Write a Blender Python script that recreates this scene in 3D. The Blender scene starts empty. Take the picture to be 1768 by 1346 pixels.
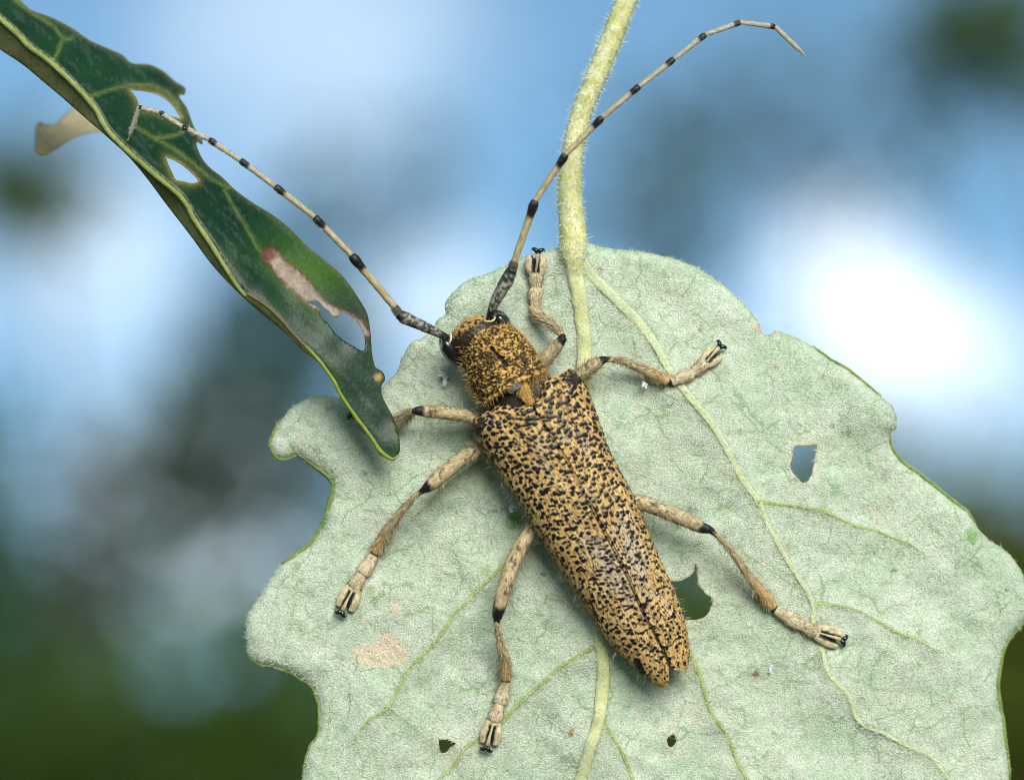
import bpy, math
import numpy as np
from mathutils import Vector, Matrix
from mathutils.geometry import delaunay_2d_cdt

# ------------------------------------------------------------------ camera, sky, sun, exposure
# units: 1 = 1 cm.  The subject plane stands DC cm in front of the lens.
sc = bpy.context.scene
sc.unit_settings.scale_length = 0.01
S, DC = 0.004, 25.0                      # cm per photo pixel on the subject plane; lens to subject
PITCH = math.radians(18)
CAM = Vector((0, 0, 150))
VD = Vector((0, math.cos(PITCH), math.sin(PITCH)))
UP = Vector((0, -math.sin(PITCH), math.cos(PITCH)))
RI = Vector((1, 0, 0))
ROT = Matrix((RI, UP, -VD)).transposed()
M = Matrix.Translation(CAM + DC * VD) @ ROT.to_4x4()

cam = bpy.data.cameras.new('camera')
cam.sensor_width = 36
cam.lens = 36 * DC / (1768 * S)
cam.clip_start, cam.clip_end = 0.5, 200000
cam.dof.use_dof = True
cam.dof.focus_distance = DC - 0.14
cam.dof.aperture_fstop = 0.18
co = bpy.data.objects.new('camera', cam)
co.matrix_world = Matrix.Translation(CAM) @ ROT.to_4x4()
sc.collection.objects.link(co)
sc.camera = co

SUN_L = Vector((0.22, 0.6, 0.77)).normalized()      # right, up, towards the lens
SUN_W = (ROT @ SUN_L).normalized()
sun_el = math.asin(SUN_W.z)
sun_rot = math.atan2(SUN_W.x, SUN_W.y)
sl = bpy.data.lights.new('sun', 'SUN')
sl.energy = 3.3
sl.angle = math.radians(38)
sl.color = (1.0, 0.95, 0.86)
so = bpy.data.objects.new('sun', sl)
so.rotation_euler = SUN_W.to_track_quat('Z', 'Y').to_euler()
so.location = CAM + 300 * SUN_W
sc.collection.objects.link(so)

sc.view_settings.view_transform = 'Standard'
sc.view_settings.look = 'None'
sc.view_settings.gamma = 1
sc.view_settings.exposure = 0.9
sc.cycles.use_denoising = True
sc.cycles.max_bounces = 8
sc.cycles.filter_width = 1.0


def sky_dir(px, py):
    """world direction in which a point of the sky stands"""
    v = VD * DC + RI * (px - 884) * S - UP * (py - 673) * S
    return v.normalized()


w = bpy.data.worlds.new('World')
sc.world = w
w.use_nodes = True
nt = w.node_tree
nt.nodes.clear()


def wn(t, **k):
    n = nt.nodes.new(t)
    for a, b in k.items():
        setattr(n, a, b)
    return n


wl = nt.links.new
sky = wn('ShaderNodeTexSky', sky_type='NISHITA', sun_disc=False)
sky.sun_elevation = sun_el
sky.sun_rotation = sun_rot
sky.air_density, sky.dust_density, sky.ozone_density = 1.0, 0.0, 0.8
tc = wn('ShaderNodeTexCoord')
nz = wn('ShaderNodeTexNoise')
nz.inputs['Scale'].default_value = 9.0
nz.inputs['Detail'].default_value = 3.0
nz.inputs['Roughness'].default_value = 0.55
wl(tc.outputs['Generated'], nz.inputs['Vector'])
mr = wn('ShaderNodeMapRange', interpolation_type='SMOOTHSTEP')
mr.inputs['From Min'].default_value = 0.5
mr.inputs['From Max'].default_value = 0.72
mr.inputs['To Max'].default_value = 0.1
wl(nz.outputs['Fac'], mr.inputs['Value'])
last = mr.outputs['Result']
rag = wn('ShaderNodeTexNoise')
rag.inputs['Scale'].default_value = 26.0
rag.inputs['Detail'].default_value = 4.0
wl(tc.outputs['Generated'], rag.inputs['Vector'])
rgs = wn('ShaderNodeVectorMath', operation='MULTIPLY_ADD')
wl(rag.outputs['Color'], rgs.inputs[0])
rgs.inputs[1].default_value = (.055, .055, .055)
off_ = wn('ShaderNodeVectorMath', operation='SUBTRACT')
wl(tc.outputs['Generated'], off_.inputs[0])
off_.inputs[1].default_value = (.0275, .0275, .0275)
wl(off_.outputs[0], rgs.inputs[2])
CLOUDS = [(1475, 520, 270, .8), (1620, 640, 300, .3), (560, 60, 420, .3), (170, 430, 300, .4), (330, 880, 360, .65), (760, 510, 220, .4)]
for (x, y, r, amt) in CLOUDS:                    # the cloud banks in view, at their bearings
    dn = wn('ShaderNodeVectorMath', operation='DISTANCE')
    wl(rgs.outputs[0], dn.inputs[0])
    dn.inputs[1].default_value = sky_dir(x, y)
    g = wn('ShaderNodeMapRange', interpolation_type='SMOOTHERSTEP')
    g.inputs['From Min'].default_value = r * S / DC
    g.inputs['From Max'].default_value = 0.1 * r * S / DC
    g.inputs['To Max'].default_value = amt
    wl(dn.outputs['Value'], g.inputs['Value'])
    mx = wn('ShaderNodeMath', operation='ADD', use_clamp=True)
    wl(last, mx.inputs[0]); wl(g.outputs['Result'], mx.inputs[1])
    last = mx.outputs[0]
mix = wn('ShaderNodeMix', data_type='RGBA')
wl(last, mix.inputs['Factor'])
tint = wn('ShaderNodeMix', data_type='RGBA', blend_type='MULTIPLY')      # clear northern blue
tint.inputs['Factor'].default_value = 1.0
tint.inputs['B'].default_value = (.76, 1.0, 1.05, 1)
wl(sky.outputs['Color'], tint.inputs['A'])
wl(tint.outputs['Result'], mix.inputs['A'])
mix.inputs['B'].default_value = (9.6, 10.6, 11.6, 1)
bg = wn('ShaderNodeBackground')
bg.inputs['Strength'].default_value = 0.08
wl(mix.outputs['Result'], bg.inputs['Color'])
wo = wn('ShaderNodeOutputWorld')
wl(bg.outputs[0], wo.inputs['Surface'])

# ------------------------------------------------------------------ helpers
rng = np.random.default_rng(11)
A = np.asarray
ROTn = np.array(ROT)
CAMn = np.array(CAM)


def to_local(p):
    """measured photo position (x, y, height towards the lens, all in photo pixels) -> cm in the subject frame"""
    p = A(p, float)
    k = (DC - p[..., 2:3] * S) / DC
    return np.concatenate([(p[..., 0:1] - 884) * S * k, -(p[..., 1:2] - 673) * S * k, p[..., 2:3] * S], -1)


def _h(x, y, s):
    h = (x.astype(np.int64) * 374761393 + y.astype(np.int64) * 668265263 + s * 2246822519) & 0xffffffff
    h = ((h ^ (h >> 13)) * 1274126177) & 0xffffffff
    h = ((h ^ (h >> 15)) * 2654435761) & 0xffffffff
    return ((h ^ (h >> 16)) & 0xffffff) / float(0xffffff)


def vn(x, y, s=0):
    x = A(x, float); y = A(y, float)
    xi = np.floor(x); yi = np.floor(y)
    fx = x - xi; fy = y - yi
    fx = fx * fx * (3 - 2 * fx); fy = fy * fy * (3 - 2 * fy)
    a, b = _h(xi, yi, s), _h(xi + 1, yi, s)
    c, d = _h(xi, yi + 1, s), _h(xi + 1, yi + 1, s)
    return (a * (1 - fx) + b * fx) * (1 - fy) + (c * (1 - fx) + d * fx) * fy


def fbm(x, y, s=0, o=4):
    t = 0; a = .5; n = 0
    for i in range(o):
        t = t + a * vn(A(x) * 2 ** i + 17.3 * i, A(y) * 2 ** i - 9.1 * i, s + i); n += a; a *= .5
    return t / n


def sstep(a, b, x):
    t = np.clip((A(x, float) - a) / (b - a), 0, 1)
    return t * t * (3 - 2 * t)


def lerp(a, b, t):
    t = A(t, float)
    if np.ndim(a) or np.ndim(b):
        t = t[..., None]
    return A(a) * (1 - t) + A(b) * t


def unit(v):
    return v / np.maximum(np.linalg.norm(v, axis=-1, keepdims=True), 1e-9)


def smooth(pts, n):
    """Catmull-Rom through the rows of pts, n samples, even in length"""
    p = A(pts, float)
    if len(p) == 2:
        t = np.linspace(0, 1, n)[:, None]
        return p[0] * (1 - t) + p[1] * t
    d = np.r_[0, np.cumsum(np.linalg.norm(np.diff(p[:, :2], axis=0), axis=1) + 1e-6)]
    m = np.gradient(p, d, axis=0)
    q = np.linspace(0, d[-1], n)
    i = np.clip(np.searchsorted(d, q, side='right') - 1, 0, len(d) - 2)
    h = (d[i + 1] - d[i])[:, None]
    t = ((q - d[i]) / (d[i + 1] - d[i]))[:, None]
    return ((2 * t**3 - 3 * t**2 + 1) * p[i] + (t**3 - 2 * t**2 + t) * h * m[i] + (-2 * t**3 + 3 * t**2) * p[i + 1] + (t**3 - t**2) * h * m[i + 1])


def poly_dist(px, py, line):
    """distance from points to a polyline"""
    line = A(line, float)[:, :2]
    best = np.full(np.shape(px), 1e9)
    for a, b in zip(line[:-1], line[1:]):
        d = b - a
        L = max(d @ d, 1e-9)
        t = np.clip(((px - a[0]) * d[0] + (py - a[1]) * d[1]) / L, 0, 1)
        best = np.minimum(best, np.hypot(px - a[0] - t * d[0], py - a[1] - t * d[1]))
    return best


def inside(px, py, poly):
    poly = A(poly, float)[:, :2]
    c = np.zeros(np.shape(px), bool)
    a = poly; b = np.roll(poly, -1, 0)
    for (x0, y0), (x1, y1) in zip(a, b):
        if y0 == y1:
            continue
        k = ((y0 > py) != (y1 > py)) & (px < (x1 - x0) * (py - y0) / (y1 - y0) + x0)
        c ^= k
    return c


def build(name, co_, faces, mats, parent=None, matrix=None, col=None, uv=None, matidx=None, smooth_=True):
    """one mesh object; faces: list of (n,3) or (n,4) index arrays"""
    me = bpy.data.meshes.new(name)
    co_ = A(co_, np.float32)
    faces = [A(f, np.int32) for f in faces if len(f)]
    loops = np.concatenate([f.ravel() for f in faces])
    tot = np.concatenate([np.full(len(f), f.shape[1], np.int32) for f in faces])
    st = np.r_[0, np.cumsum(tot)[:-1]].astype(np.int32)
    me.vertices.add(len(co_)); me.vertices.foreach_set('co', co_.ravel())
    me.loops.add(len(loops)); me.loops.foreach_set('vertex_index', loops.astype(np.int32))
    me.polygons.add(len(tot)); me.polygons.foreach_set('loop_start', st); me.polygons.foreach_set('loop_total', tot)
    if smooth_:
        me.polygons.foreach_set('use_smooth', np.ones(len(tot), bool))
    if matidx is not None:
        me.polygons.foreach_set('material_index', A(matidx, np.int32))
    if col is not None:
        at = me.attributes.new('Col', 'FLOAT_COLOR', 'POINT')
        c = np.ones((len(co_), 4), np.float32); c[:, :A(col).shape[1]] = col
        at.data.foreach_set('color', c.ravel())
    if uv is not None:
        at = me.attributes.new('Flow', 'FLOAT_VECTOR', 'POINT')
        c = np.zeros((len(co_), 3), np.float32); c[:, :2] = uv
        at.data.foreach_set('vector', c.ravel())
    for m in (mats if isinstance(mats, (list, tuple)) else [mats]):
        me.materials.append(m)
    me.update(calc_edges=True); me.validate()
    ob = bpy.data.objects.new(name, me)
    sc.collection.objects.link(ob)
    if parent is not None:
        ob.parent = parent
    elif matrix is not None:
        ob.matrix_world = matrix
    return ob


def tag(o, label=None, cat=None, group=None, kind=None):
    for k, v in (('label', label), ('category', cat), ('group', group), ('kind', kind)):
        if v:
            o[k] = v
    return o


class Thing:
    """an Empty at the thing's base; parts are given in photo positions"""
    def __init__(s, name, anchor, label, cat, group=None):
        s.anc = to_local(A(anchor, float))
        s.o = bpy.data.objects.new(name, None)
        s.o.empty_display_size = 0.1
        sc.collection.objects.link(s.o)
        s.o.matrix_world = M @ Matrix.Translation(Vector(s.anc))
        tag(s.o, label, cat, group)

    def part(s, name, v, faces, mats, parent=None, **k):
        faces = [A(f)[:, ::-1] for f in faces if len(f)]
        return build(name, to_local(v) - s.anc, faces, mats, parent or s.o, **k)


def grid_faces(nu, nv, wrap=False):
    i = np.arange(nu - 1)[:, None] * nv
    j = np.arange(nv if wrap else nv - 1)[None, :]
    j2 = (j + 1) % nv
    return np.stack([i + j, i + nv + j, i + nv + j2, i + j2], -1).reshape(-1, 4)


def grid_normals(g, wrap=False):
    gu = np.gradient(g, axis=0)
    if wrap:
        gv = (np.roll(g, -1, 1) - np.roll(g, 1, 1)) / 2
    else:
        gv = np.gradient(g, axis=1)
    return unit(np.cross(gu, gv))


def tube(path, n, ns=14, flat=1.0, cap=True, wob=0.0, seed=0):
    """path rows (x,y,w,r). returns grid (n,ns,3), outward normals, faces, s in 0..1, angle"""
    q = smooth(path, n)
    c, r = q[:, :3], np.maximum(q[:, 3], 0.05)
    T = unit(np.gradient(c, axis=0))
    side = unit(np.cross(T, np.array([0, 0, 1.0])))
    up = np.cross(side, T)
    up *= np.where(up[:, 2:3] < 0, -1, 1)
    th = np.linspace(0, 2 * np.pi, ns, endpoint=False)
    rr = r[:, None] * np.ones(ns)
    if wob:
        rr = rr * (1 + wob * (fbm(np.arange(n)[:, None] * 0.35 + seed, th[None] * 1.2 + 3 * seed, seed, 3) - .5) * 2)
    cs, sn = np.cos(th)[None, :, None], np.sin(th)[None, :, None]
    off = side[:, None] * cs + up[:, None] * sn * flat
    g = c[:, None] + off * rr[..., None]
    nrm = unit(side[:, None] * cs * flat + up[:, None] * sn)
    if cap:
        e0 = c[0] - T[0] * r[0] * .45; e1 = c[-1] + T[-1] * r[-1] * .45
        r0 = c[0] - T[0] * r[0] * .28 + (g[0] - c[0]) * .72; r1 = c[-1] + T[-1] * r[-1] * .28 + (g[-1] - c[-1]) * .72
        g = np.concatenate([np.repeat(e0[None, None], ns, 1), r0[None], g, r1[None], np.repeat(e1[None, None], ns, 1)])
        nrm = np.concatenate([nrm[:1], nrm[:1], nrm, nrm[-1:], nrm[-1:]])
        s = np.r_[0, 0, np.linspace(0, 1, n), 1, 1]
    else:
        s = np.linspace(0, 1, n)
    f = grid_faces(len(g), ns, True)
    return g, nrm, f, np.repeat(s[:, None], ns, 1), np.repeat(th[None], len(g), 0)


def hair_mesh(base, dirv, wdir, length, width, bend=None):
    """thin tapering blades: base (n,3), unit dir, unit width dir, length (n,), width (n,)"""
    n = len(base)
    L = A(length)[:, None]; W = A(width)[:, None] * .5
    b = 0 if bend is None else bend
    mid = base + dirv * L * .55 + (0 if bend is None else b * L * .25)
    tip = base + dirv * L + (0 if bend is None else b * L * .8)
    v = np.stack([base - wdir * W, base + wdir * W, mid + wdir * W * .75, mid - wdir * W * .75, tip], 1).reshape(-1, 3)
    i = np.arange(n)[:, None] * 5
    return v, [i + A([0, 1, 2, 3]), i + A([3, 2, 4])]


def rnd_perp(d):
    r = unit(rng.normal(size=d.shape))
    return unit(np.cross(d, r))


# ------------------------------------------------------------------ materials
def material(name):
    m = bpy.data.materials.new(name)
    m.use_nodes = True
    t = m.node_tree
    p = t.nodes['Principled BSDF']
    return m, t, p


def nd(t, typ, ins=None, **k):
    n = t.nodes.new(typ)
    for a, b in k.items():
        setattr(n, a, b)
    for a, b in (ins or {}).items():
        n.inputs[a].default_value = b
    return n


def plain(name, color, rough=.6, spec=.4, noise=0.0, nscale=60, bump=0.0, transl=0.0):
    m, t, p = material(name)
    p.inputs['Roughness'].default_value = rough
    p.inputs['Specular IOR Level'].default_value = spec
    tcn = nd(t, 'ShaderNodeTexCoord')
    nz = nd(t, 'ShaderNodeTexNoise', {'Scale': nscale, 'Detail': 4.0})
    t.links.new(tcn.outputs['Object'], nz.inputs['Vector'])
    mr = nd(t, 'ShaderNodeMapRange', {'From Min': .25, 'From Max': .75, 'To Min': 1 - noise, 'To Max': 1 + noise})
    t.links.new(nz.outputs['Fac'], mr.inputs['Value'])
    mu = nd(t, 'ShaderNodeMix', {'Factor': 1.0}, data_type='RGBA', blend_type='MULTIPLY')
    mu.inputs['A'].default_value = (*color, 1)
    t.links.new(mr.outputs['Result'], mu.inputs['B'])
    t.links.new(mu.outputs['Result'], p.inputs['Base Color'])
    if bump:
        bp = nd(t, 'ShaderNodeBump', {'Strength': bump, 'Distance': .01})
        t.links.new(nz.outputs['Fac'], bp.inputs['Height'])
        t.links.new(bp.outputs[0], p.inputs['Normal'])
    if transl:
        tr = nd(t, 'ShaderNodeBsdfTranslucent')
        t.links.new(mu.outputs['Result'], tr.inputs['Color'])
        ms = nd(t, 'ShaderNodeMixShader', {'Fac': transl})
        t.links.new(p.outputs[0], ms.inputs[1]); t.links.new(tr.outputs[0], ms.inputs[2])
        t.links.new(ms.outputs[0], t.nodes['Material Output'].inputs['Surface'])
    return m


def painted(name, rough=.6, spec=.35, noise=.25, nscale=90, bump=.4, bdist=.006, stretch=None, dark=None, transl=0.0, coat=0.0):
    """colour from the mesh's own Col attribute (pigment), grain and relief from noise"""
    m, t, p = material(name)
    p.inputs['Roughness'].default_value = rough
    p.inputs['Specular IOR Level'].default_value = spec
    p.inputs['Coat Weight'].default_value = coat
    p.inputs['Coat Roughness'].default_value = .2
    at = nd(t, 'ShaderNodeAttribute', attribute_name='Col')
    if stretch:
        fl = nd(t, 'ShaderNodeAttribute', attribute_name='Flow')
        mp = nd(t, 'ShaderNodeMapping', {'Scale': stretch})
        t.links.new(fl.outputs['Vector'], mp.inputs['Vector'])
        src = mp.outputs[0]
    else:
        tcn = nd(t, 'ShaderNodeTexCoord')
        src = tcn.outputs['Object']
    nz = nd(t, 'ShaderNodeTexNoise', {'Scale': nscale, 'Detail': 4.0, 'Roughness': .6})
    t.links.new(src, nz.inputs['Vector'])
    mr = nd(t, 'ShaderNodeMapRange', {'From Min': .28, 'From Max': .72, 'To Min': 1 - noise, 'To Max': 1 + noise})
    t.links.new(nz.outputs['Fac'], mr.inputs['Value'])
    mu = nd(t, 'ShaderNodeMix', {'Factor': 1.0}, data_type='RGBA', blend_type='MULTIPLY')
    t.links.new(at.outputs['Color'], mu.inputs['A'])
    t.links.new(mr.outputs['Result'], mu.inputs['B'])
    t.links.new(mu.outputs['Result'], p.inputs['Base Color'])
    bp = nd(t, 'ShaderNodeBump', {'Strength': bump, 'Distance': bdist})
    t.links.new(nz.outputs['Fac'], bp.inputs['Height'])
    t.links.new(bp.outputs[0], p.inputs['Normal'])
    # roughness from the fourth channel (1 = as given, 0 = glossy)
    sm = nd(t, 'ShaderNodeMapRange', {'To Min': .24, 'To Max': spec})
    t.links.new(at.outputs['Alpha'], sm.inputs['Value'])
    t.links.new(sm.outputs['Result'], p.inputs['Specular IOR Level'])
    rm = nd(t, 'ShaderNodeMapRange', {'To Min': .26, 'To Max': rough})
    t.links.new(at.outputs['Alpha'], rm.inputs['Value'])
    t.links.new(rm.outputs['Result'], p.inputs['Roughness'])
    if transl:
        tr = nd(t, 'ShaderNodeBsdfTranslucent')
        t.links.new(mu.outputs['Result'], tr.inputs['Color'])
        ms = nd(t, 'ShaderNodeMixShader', {'Fac': transl})
        t.links.new(p.outputs[0], ms.inputs[1]); t.links.new(tr.outputs[0], ms.inputs[2])
        t.links.new(ms.outputs[0], t.nodes['Material Output'].inputs['Surface'])
    return m


MAT_FELT = painted('leaf_felt', rough=.9, spec=.15, noise=.36, nscale=95, bump=.9, bdist=.022, transl=.1)
def vein_net(m):
    """fine green network of the smallest veins, and pinhole gaps in the felt"""
    t = m.node_tree
    p = t.nodes['Principled BSDF']
    src = p.inputs['Base Color'].links[0].from_socket
    tcn = nd(t, 'ShaderNodeTexCoord')
    wz = nd(t, 'ShaderNodeTexNoise', {'Scale': 7.0, 'Detail': 3.0})
    t.links.new(tcn.outputs['Object'], wz.inputs['Vector'])
    ad = nd(t, 'ShaderNodeVectorMath', operation='MULTIPLY_ADD')
    ad.inputs[1].default_value = (.12, .12, .12)
    t.links.new(wz.outputs['Color'], ad.inputs[0]); t.links.new(tcn.outputs['Object'], ad.inputs[2])
    cur = src
    for sc_, wdt, amt, thr in ((3.2, .03, .65, .44), (8.5, .045, .5, .5)):
        vo = nd(t, 'ShaderNodeTexVoronoi', {'Scale': sc_}, feature='DISTANCE_TO_EDGE')
        t.links.new(ad.outputs[0], vo.inputs['Vector'])
        ln = nd(t, 'ShaderNodeMapRange', {'From Min': wdt, 'From Max': wdt * .2, 'To Min': 0.0, 'To Max': amt}, interpolation_type='SMOOTHSTEP')
        t.links.new(vo.outputs['Distance'], ln.inputs['Value'])
        pz = nd(t, 'ShaderNodeTexNoise', {'Scale': sc_ * 1.7, 'Detail': 4.0})
        t.links.new(tcn.outputs['Object'], pz.inputs['Vector'])
        mk = nd(t, 'ShaderNodeMapRange', {'From Min': thr, 'From Max': thr + .12}, interpolation_type='SMOOTHSTEP')
        t.links.new(pz.outputs['Fac'], mk.inputs['Value'])
        mm = nd(t, 'ShaderNodeMath', operation='MULTIPLY')
        t.links.new(ln.outputs['Result'], mm.inputs[0]); t.links.new(mk.outputs['Result'], mm.inputs[1])
        mx = nd(t, 'ShaderNodeMix', data_type='RGBA')
        mx.inputs['B'].default_value = (.2, .33, .12, 1)
        t.links.new(mm.outputs[0], mx.inputs['Factor']); t.links.new(cur, mx.inputs['A'])
        cur = mx.outputs['Result']
    pin = nd(t, 'ShaderNodeTexNoise', {'Scale': 150.0, 'Detail': 3.0, 'Roughness': .7})
    t.links.new(tcn.outputs['Object'], pin.inputs['Vector'])
    pm = nd(t, 'ShaderNodeMapRange', {'From Min': .42, 'From Max': .33, 'To Max': .7}, interpolation_type='SMOOTHSTEP')
    t.links.new(pin.outputs['Fac'], pm.inputs['Value'])
    mx = nd(t, 'ShaderNodeMix', data_type='RGBA')
    mx.inputs['B'].default_value = (.13, .2, .12, 1)
    t.links.new(pm.outputs['Result'], mx.inputs['Factor']); t.links.new(cur, mx.inputs['A'])
    t.links.new(mx.outputs['Result'], p.inputs['Base Color'])


vein_net(MAT_FELT)
MAT_LEAFTOP = plain('leaf_upper_side', (.05, .1, .03), .5, .4, .25, 20, .2, .15)
MAT_FELTHAIR = plain('felt_hair', (.62, .66, .55), .8, .2, .15, 30, 0, .25)
MAT_FELTHAIR2 = plain('felt_hair_green', (.36, .44, .3), .8, .2, .2, 30, 0, .25)
MAT_VEIN = painted('leaf_vein', rough=.75, spec=.2, noise=.22, nscale=60, bump=.5, bdist=.012, transl=.1)
MAT_DARK = painted('dark_leaf', rough=.34, spec=.17, noise=.25, nscale=40, bump=.25, bdist=.01, transl=.04)
MAT_ELY = painted('wing_case', rough=.6, spec=.14, noise=.42, nscale=1.0, bump=.5, bdist=.006, stretch=(.09, .5, 1))
MAT_PRON = painted('pronotum', rough=.6, spec=.14, noise=.2, nscale=90, bump=.3, bdist=.006)
MAT_LIMB = painted('limb', rough=.62, spec=.15, noise=.4, nscale=1.0, bump=.6, bdist=.008, stretch=(.09, .4, 1))
MAT_GOLD = plain('golden_hair', (.58, .38, .13), .6, .15, .25, 30, 0, .2)
MAT_GOLDFINE = plain('golden_fringe_hair', (.5, .36, .16), .6, .15, .25, 30, 0, .3)
MAT_TANHAIR = plain('tan_hair', (.5, .42, .27), .6, .15, .25, 30, 0, .3)
MAT_DARKHAIR = plain('dark_hair', (.16, .12, .07), .6, .15, .25, 30, 0, .2)
MAT_GREYHAIR = plain('grey_hair', (.42, .39, .3), .5, .4, .25, 30, 0, .2)
MAT_BLACK = plain('black_chitin', (.008, .008, .009), .16, .6, .2, 40)
MAT_CREAM = plain('cream_rim', (.5, .43, .28), .4, .4, .2, 60)
MAT_WHITE = plain('white_fluff', (.72, .72, .76), .8, .2, .1, 60, .3, .3)
MAT_FILM = plain('grey_film', (.13, .13, .14), .35, .5, .4, 40, .3)
MAT_BELLY = plain('belly', (.014, .01, .007), .6, .3, .3, 40, .3)
MAT_GRAIN = plain('amber_grain', (.4, .22, .05), .4, .5, .2, 80)

# ------------------------------------------------------------------ ground and trees far behind
MAT_GROUND, t_, p_ = material('meadow')
nz_ = nd(t_, 'ShaderNodeTexNoise', {'Scale': 60.0, 'Detail': 6.0})
cr_ = nd(t_, 'ShaderNodeValToRGB')
cr_.color_ramp.elements[0].color = (.02, .035, .01, 1); cr_.color_ramp.elements[1].color = (.08, .1, .03, 1)
tx_ = nd(t_, 'ShaderNodeTexCoord')
t_.links.new(tx_.outputs['Generated'], nz_.inputs['Vector'])
t_.links.new(nz_.outputs['Fac'], cr_.inputs['Fac']); t_.links.new(cr_.outputs['Color'], p_.inputs['Base Color'])
p_.inputs['Roughness'].default_value = .9
gx = np.linspace(-60000, 60000, 41)
gg = np.stack(np.meshgrid(gx, gx, indexing='ij'), -1)
gz = (fbm(gg[..., 0] / 9000, gg[..., 1] / 9000, 5) - .5) * 60 - 20
tag(build('ground', np.concatenate([gg, gz[..., None]], -1).reshape(-1, 3), [grid_faces(41, 41)], MAT_GROUND, matrix=Matrix.Identity(4)), kind='structure')


def leaf_mat(name, c):
    return plain(name, c, .55, .3, .35, .05, 0, .3)


MAT_BARK = plain('bark', (.06, .045, .03), .9, .2, .3, .2, .5)
LM = [leaf_mat('far_leaf_deep', (.04, .085, .01)), leaf_mat('far_leaf_mid', (.05, .095, .02)), leaf_mat('far_leaf_teal', (.035, .075, .04)), leaf_mat('far_leaf_olive', (.075, .1, .01))]


def far_tree(name, label, cat, px, py, depth, rx, ry, n, size, mat, clumps=26, spread=.28, limb_r=None):
    """a broadleaf tree or bush well behind the subject: crown centred on a bearing, trunk down to the ground"""
    k = depth / DC
    c = CAMn + np.array(VD) * depth + np.array(RI) * (px - 884) * S * k - np.array(UP) * (py - 673) * S * k
    rx *= S * k; ry *= S * k
    base = np.array([c[0] + rx * .1, c[1], -25.0])
    root = bpy.data.objects.new(name, None)
    sc.collection.objects.link(root)
    root.location = base
    tag(root, label, cat)
    R = np.array([rx, max(rx, ry) * .8, ry])
    cl = unit(rng.normal(size=(clumps, 3))) * rng.uniform(.25, 1, (clumps, 1)) ** .6 * R
    idx = rng.integers(0, clumps, n)
    pos = c + cl[idx] + rng.normal(size=(n, 3)) * R * spread
    d = unit(rng.normal(size=(n, 3)) + [0, 0, -.4])
    wd = rnd_perp(d)
    nn = np.cross(d, wd)
    L = size * rng.uniform(.7, 1.3, (n, 1)); W = L * .36
    v = np.stack([pos, pos + d * L * .45 + wd * W + nn * L * .08, pos + d * L, pos + d * L * .45 - wd * W + nn * L * .08, pos + d * L * .45], 1).reshape(-1, 3) - base
    i = np.arange(n)[:, None] * 5
    build('crown', v, [i + A([0, 1, 4]), i + A([1, 2, 4]), i + A([2, 3, 4]), i + A([3, 0, 4])], mat, root)
    # trunk and limbs in one tapered mesh
    tr = limb_r or max(3.0, ry * .045)
    vs, fs, off = [], [], 0

    def limb(p0, p1, r0, r1):
        nonlocal off
        m = 7
        t = np.linspace(0, 1, m)[:, None]
        cc = p0 * (1 - t) + p1 * t + np.sin(t * np.pi) * rng.normal(size=3) * .05 * np.linalg.norm(p1 - p0)
        T = unit(np.gradient(cc, axis=0))
        s1 = unit(np.cross(T, [0.31, 0.87, 0.2])); s2 = np.cross(T, s1)
        th = np.linspace(0, 2 * np.pi, 7, endpoint=False)
        rr = (r0 * (1 - t) + r1 * t)[:, :, None]
        g = cc[:, None] + rr * (s1[:, None] * np.cos(th)[None, :, None] + s2[:, None] * np.sin(th)[None, :, None])
        vs.append(g.reshape(-1, 3)); fs.append(grid_faces(m, 7, True) + off); off += m * 7
    fork = c - [0, 0, ry * .55] - base
    limb(np.zeros(3), fork, tr, tr * .7)
    for q in cl[:9]:
        limb(fork, c + q - base, tr * .45, tr * .08)
    build('trunk', np.concatenate(vs), [np.concatenate(fs)], MAT_BARK, root)


TREES = [
    ('broadleaf_tree', 'dark green blurred tree filling the lower left corner', 'tree', 120, 1450, 900, 520, 330, 5200, 8, LM[0], 40, .25),
    ('broadleaf_tree', 'dark blurred bush at the left edge below the pale sky patch', 'tree', -90, 960, 760, 120, 260, 1100, 7, LM[0], 16, .28),
    ('broadleaf_tree', 'olive green blurred tree behind the lower right edge of the big leaf', 'tree', 1740, 1180, 900, 420, 420, 6000, 8, LM[3], 40, .25),
    ('broadleaf_tree', 'teal blurred tree between the folded dark leaf and the big leaf lobe', 'tree', 450, 660, 1300, 210, 230, 560, 10, LM[2], 30, .15),
    ('broadleaf_tree', 'thin blurred tree under the tan curled lobe at the left edge', 'tree', 60, 290, 1200, 140, 110, 330, 9, LM[1], 14, .2),
    ('broadleaf_tree', 'dark blurred treetop in the upper right corner', 'tree', 1760, 70, 1300, 170, 130, 420, 10, LM[1], 10, .28),
    ('broadleaf_tree', 'faint blurred treetop behind the left antenna', 'tree', 620, 330, 1500, 190, 150, 150, 10, LM[2], 16, .16),
    ('broadleaf_tree', 'faint blurred treetop right of the leaf stalk', 'tree', 1140, 350, 1500, 190, 150, 190, 10, LM[2], 16, .16),
    ('broadleaf_tree', 'sparse blurred treetop behind the end of the right antenna', 'tree', 1430, 220, 1800, 360, 200, 400, 11, LM[2], 34, .16),
    ('broadleaf_tree', 'grey green blurred tree left of the eaten bays of the big leaf', 'tree', 250, 950, 1300, 360, 240, 820, 11, LM[2], 50, .1),
    ('broadleaf_tree', 'blurred tree seen through the grey hole right of the beetle', 'tree', 1430, 950, 1400, 340, 190, 800, 9, LM[1], 50, .2),
    ('broadleaf_tree', 'wide blurred tree behind the bottom of the big leaf', 'tree', 1080, 1290, 1200, 560, 330, 5200, 10, LM[1], 36, .25),
]
for a in TREES:
    far_tree(*a)

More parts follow.
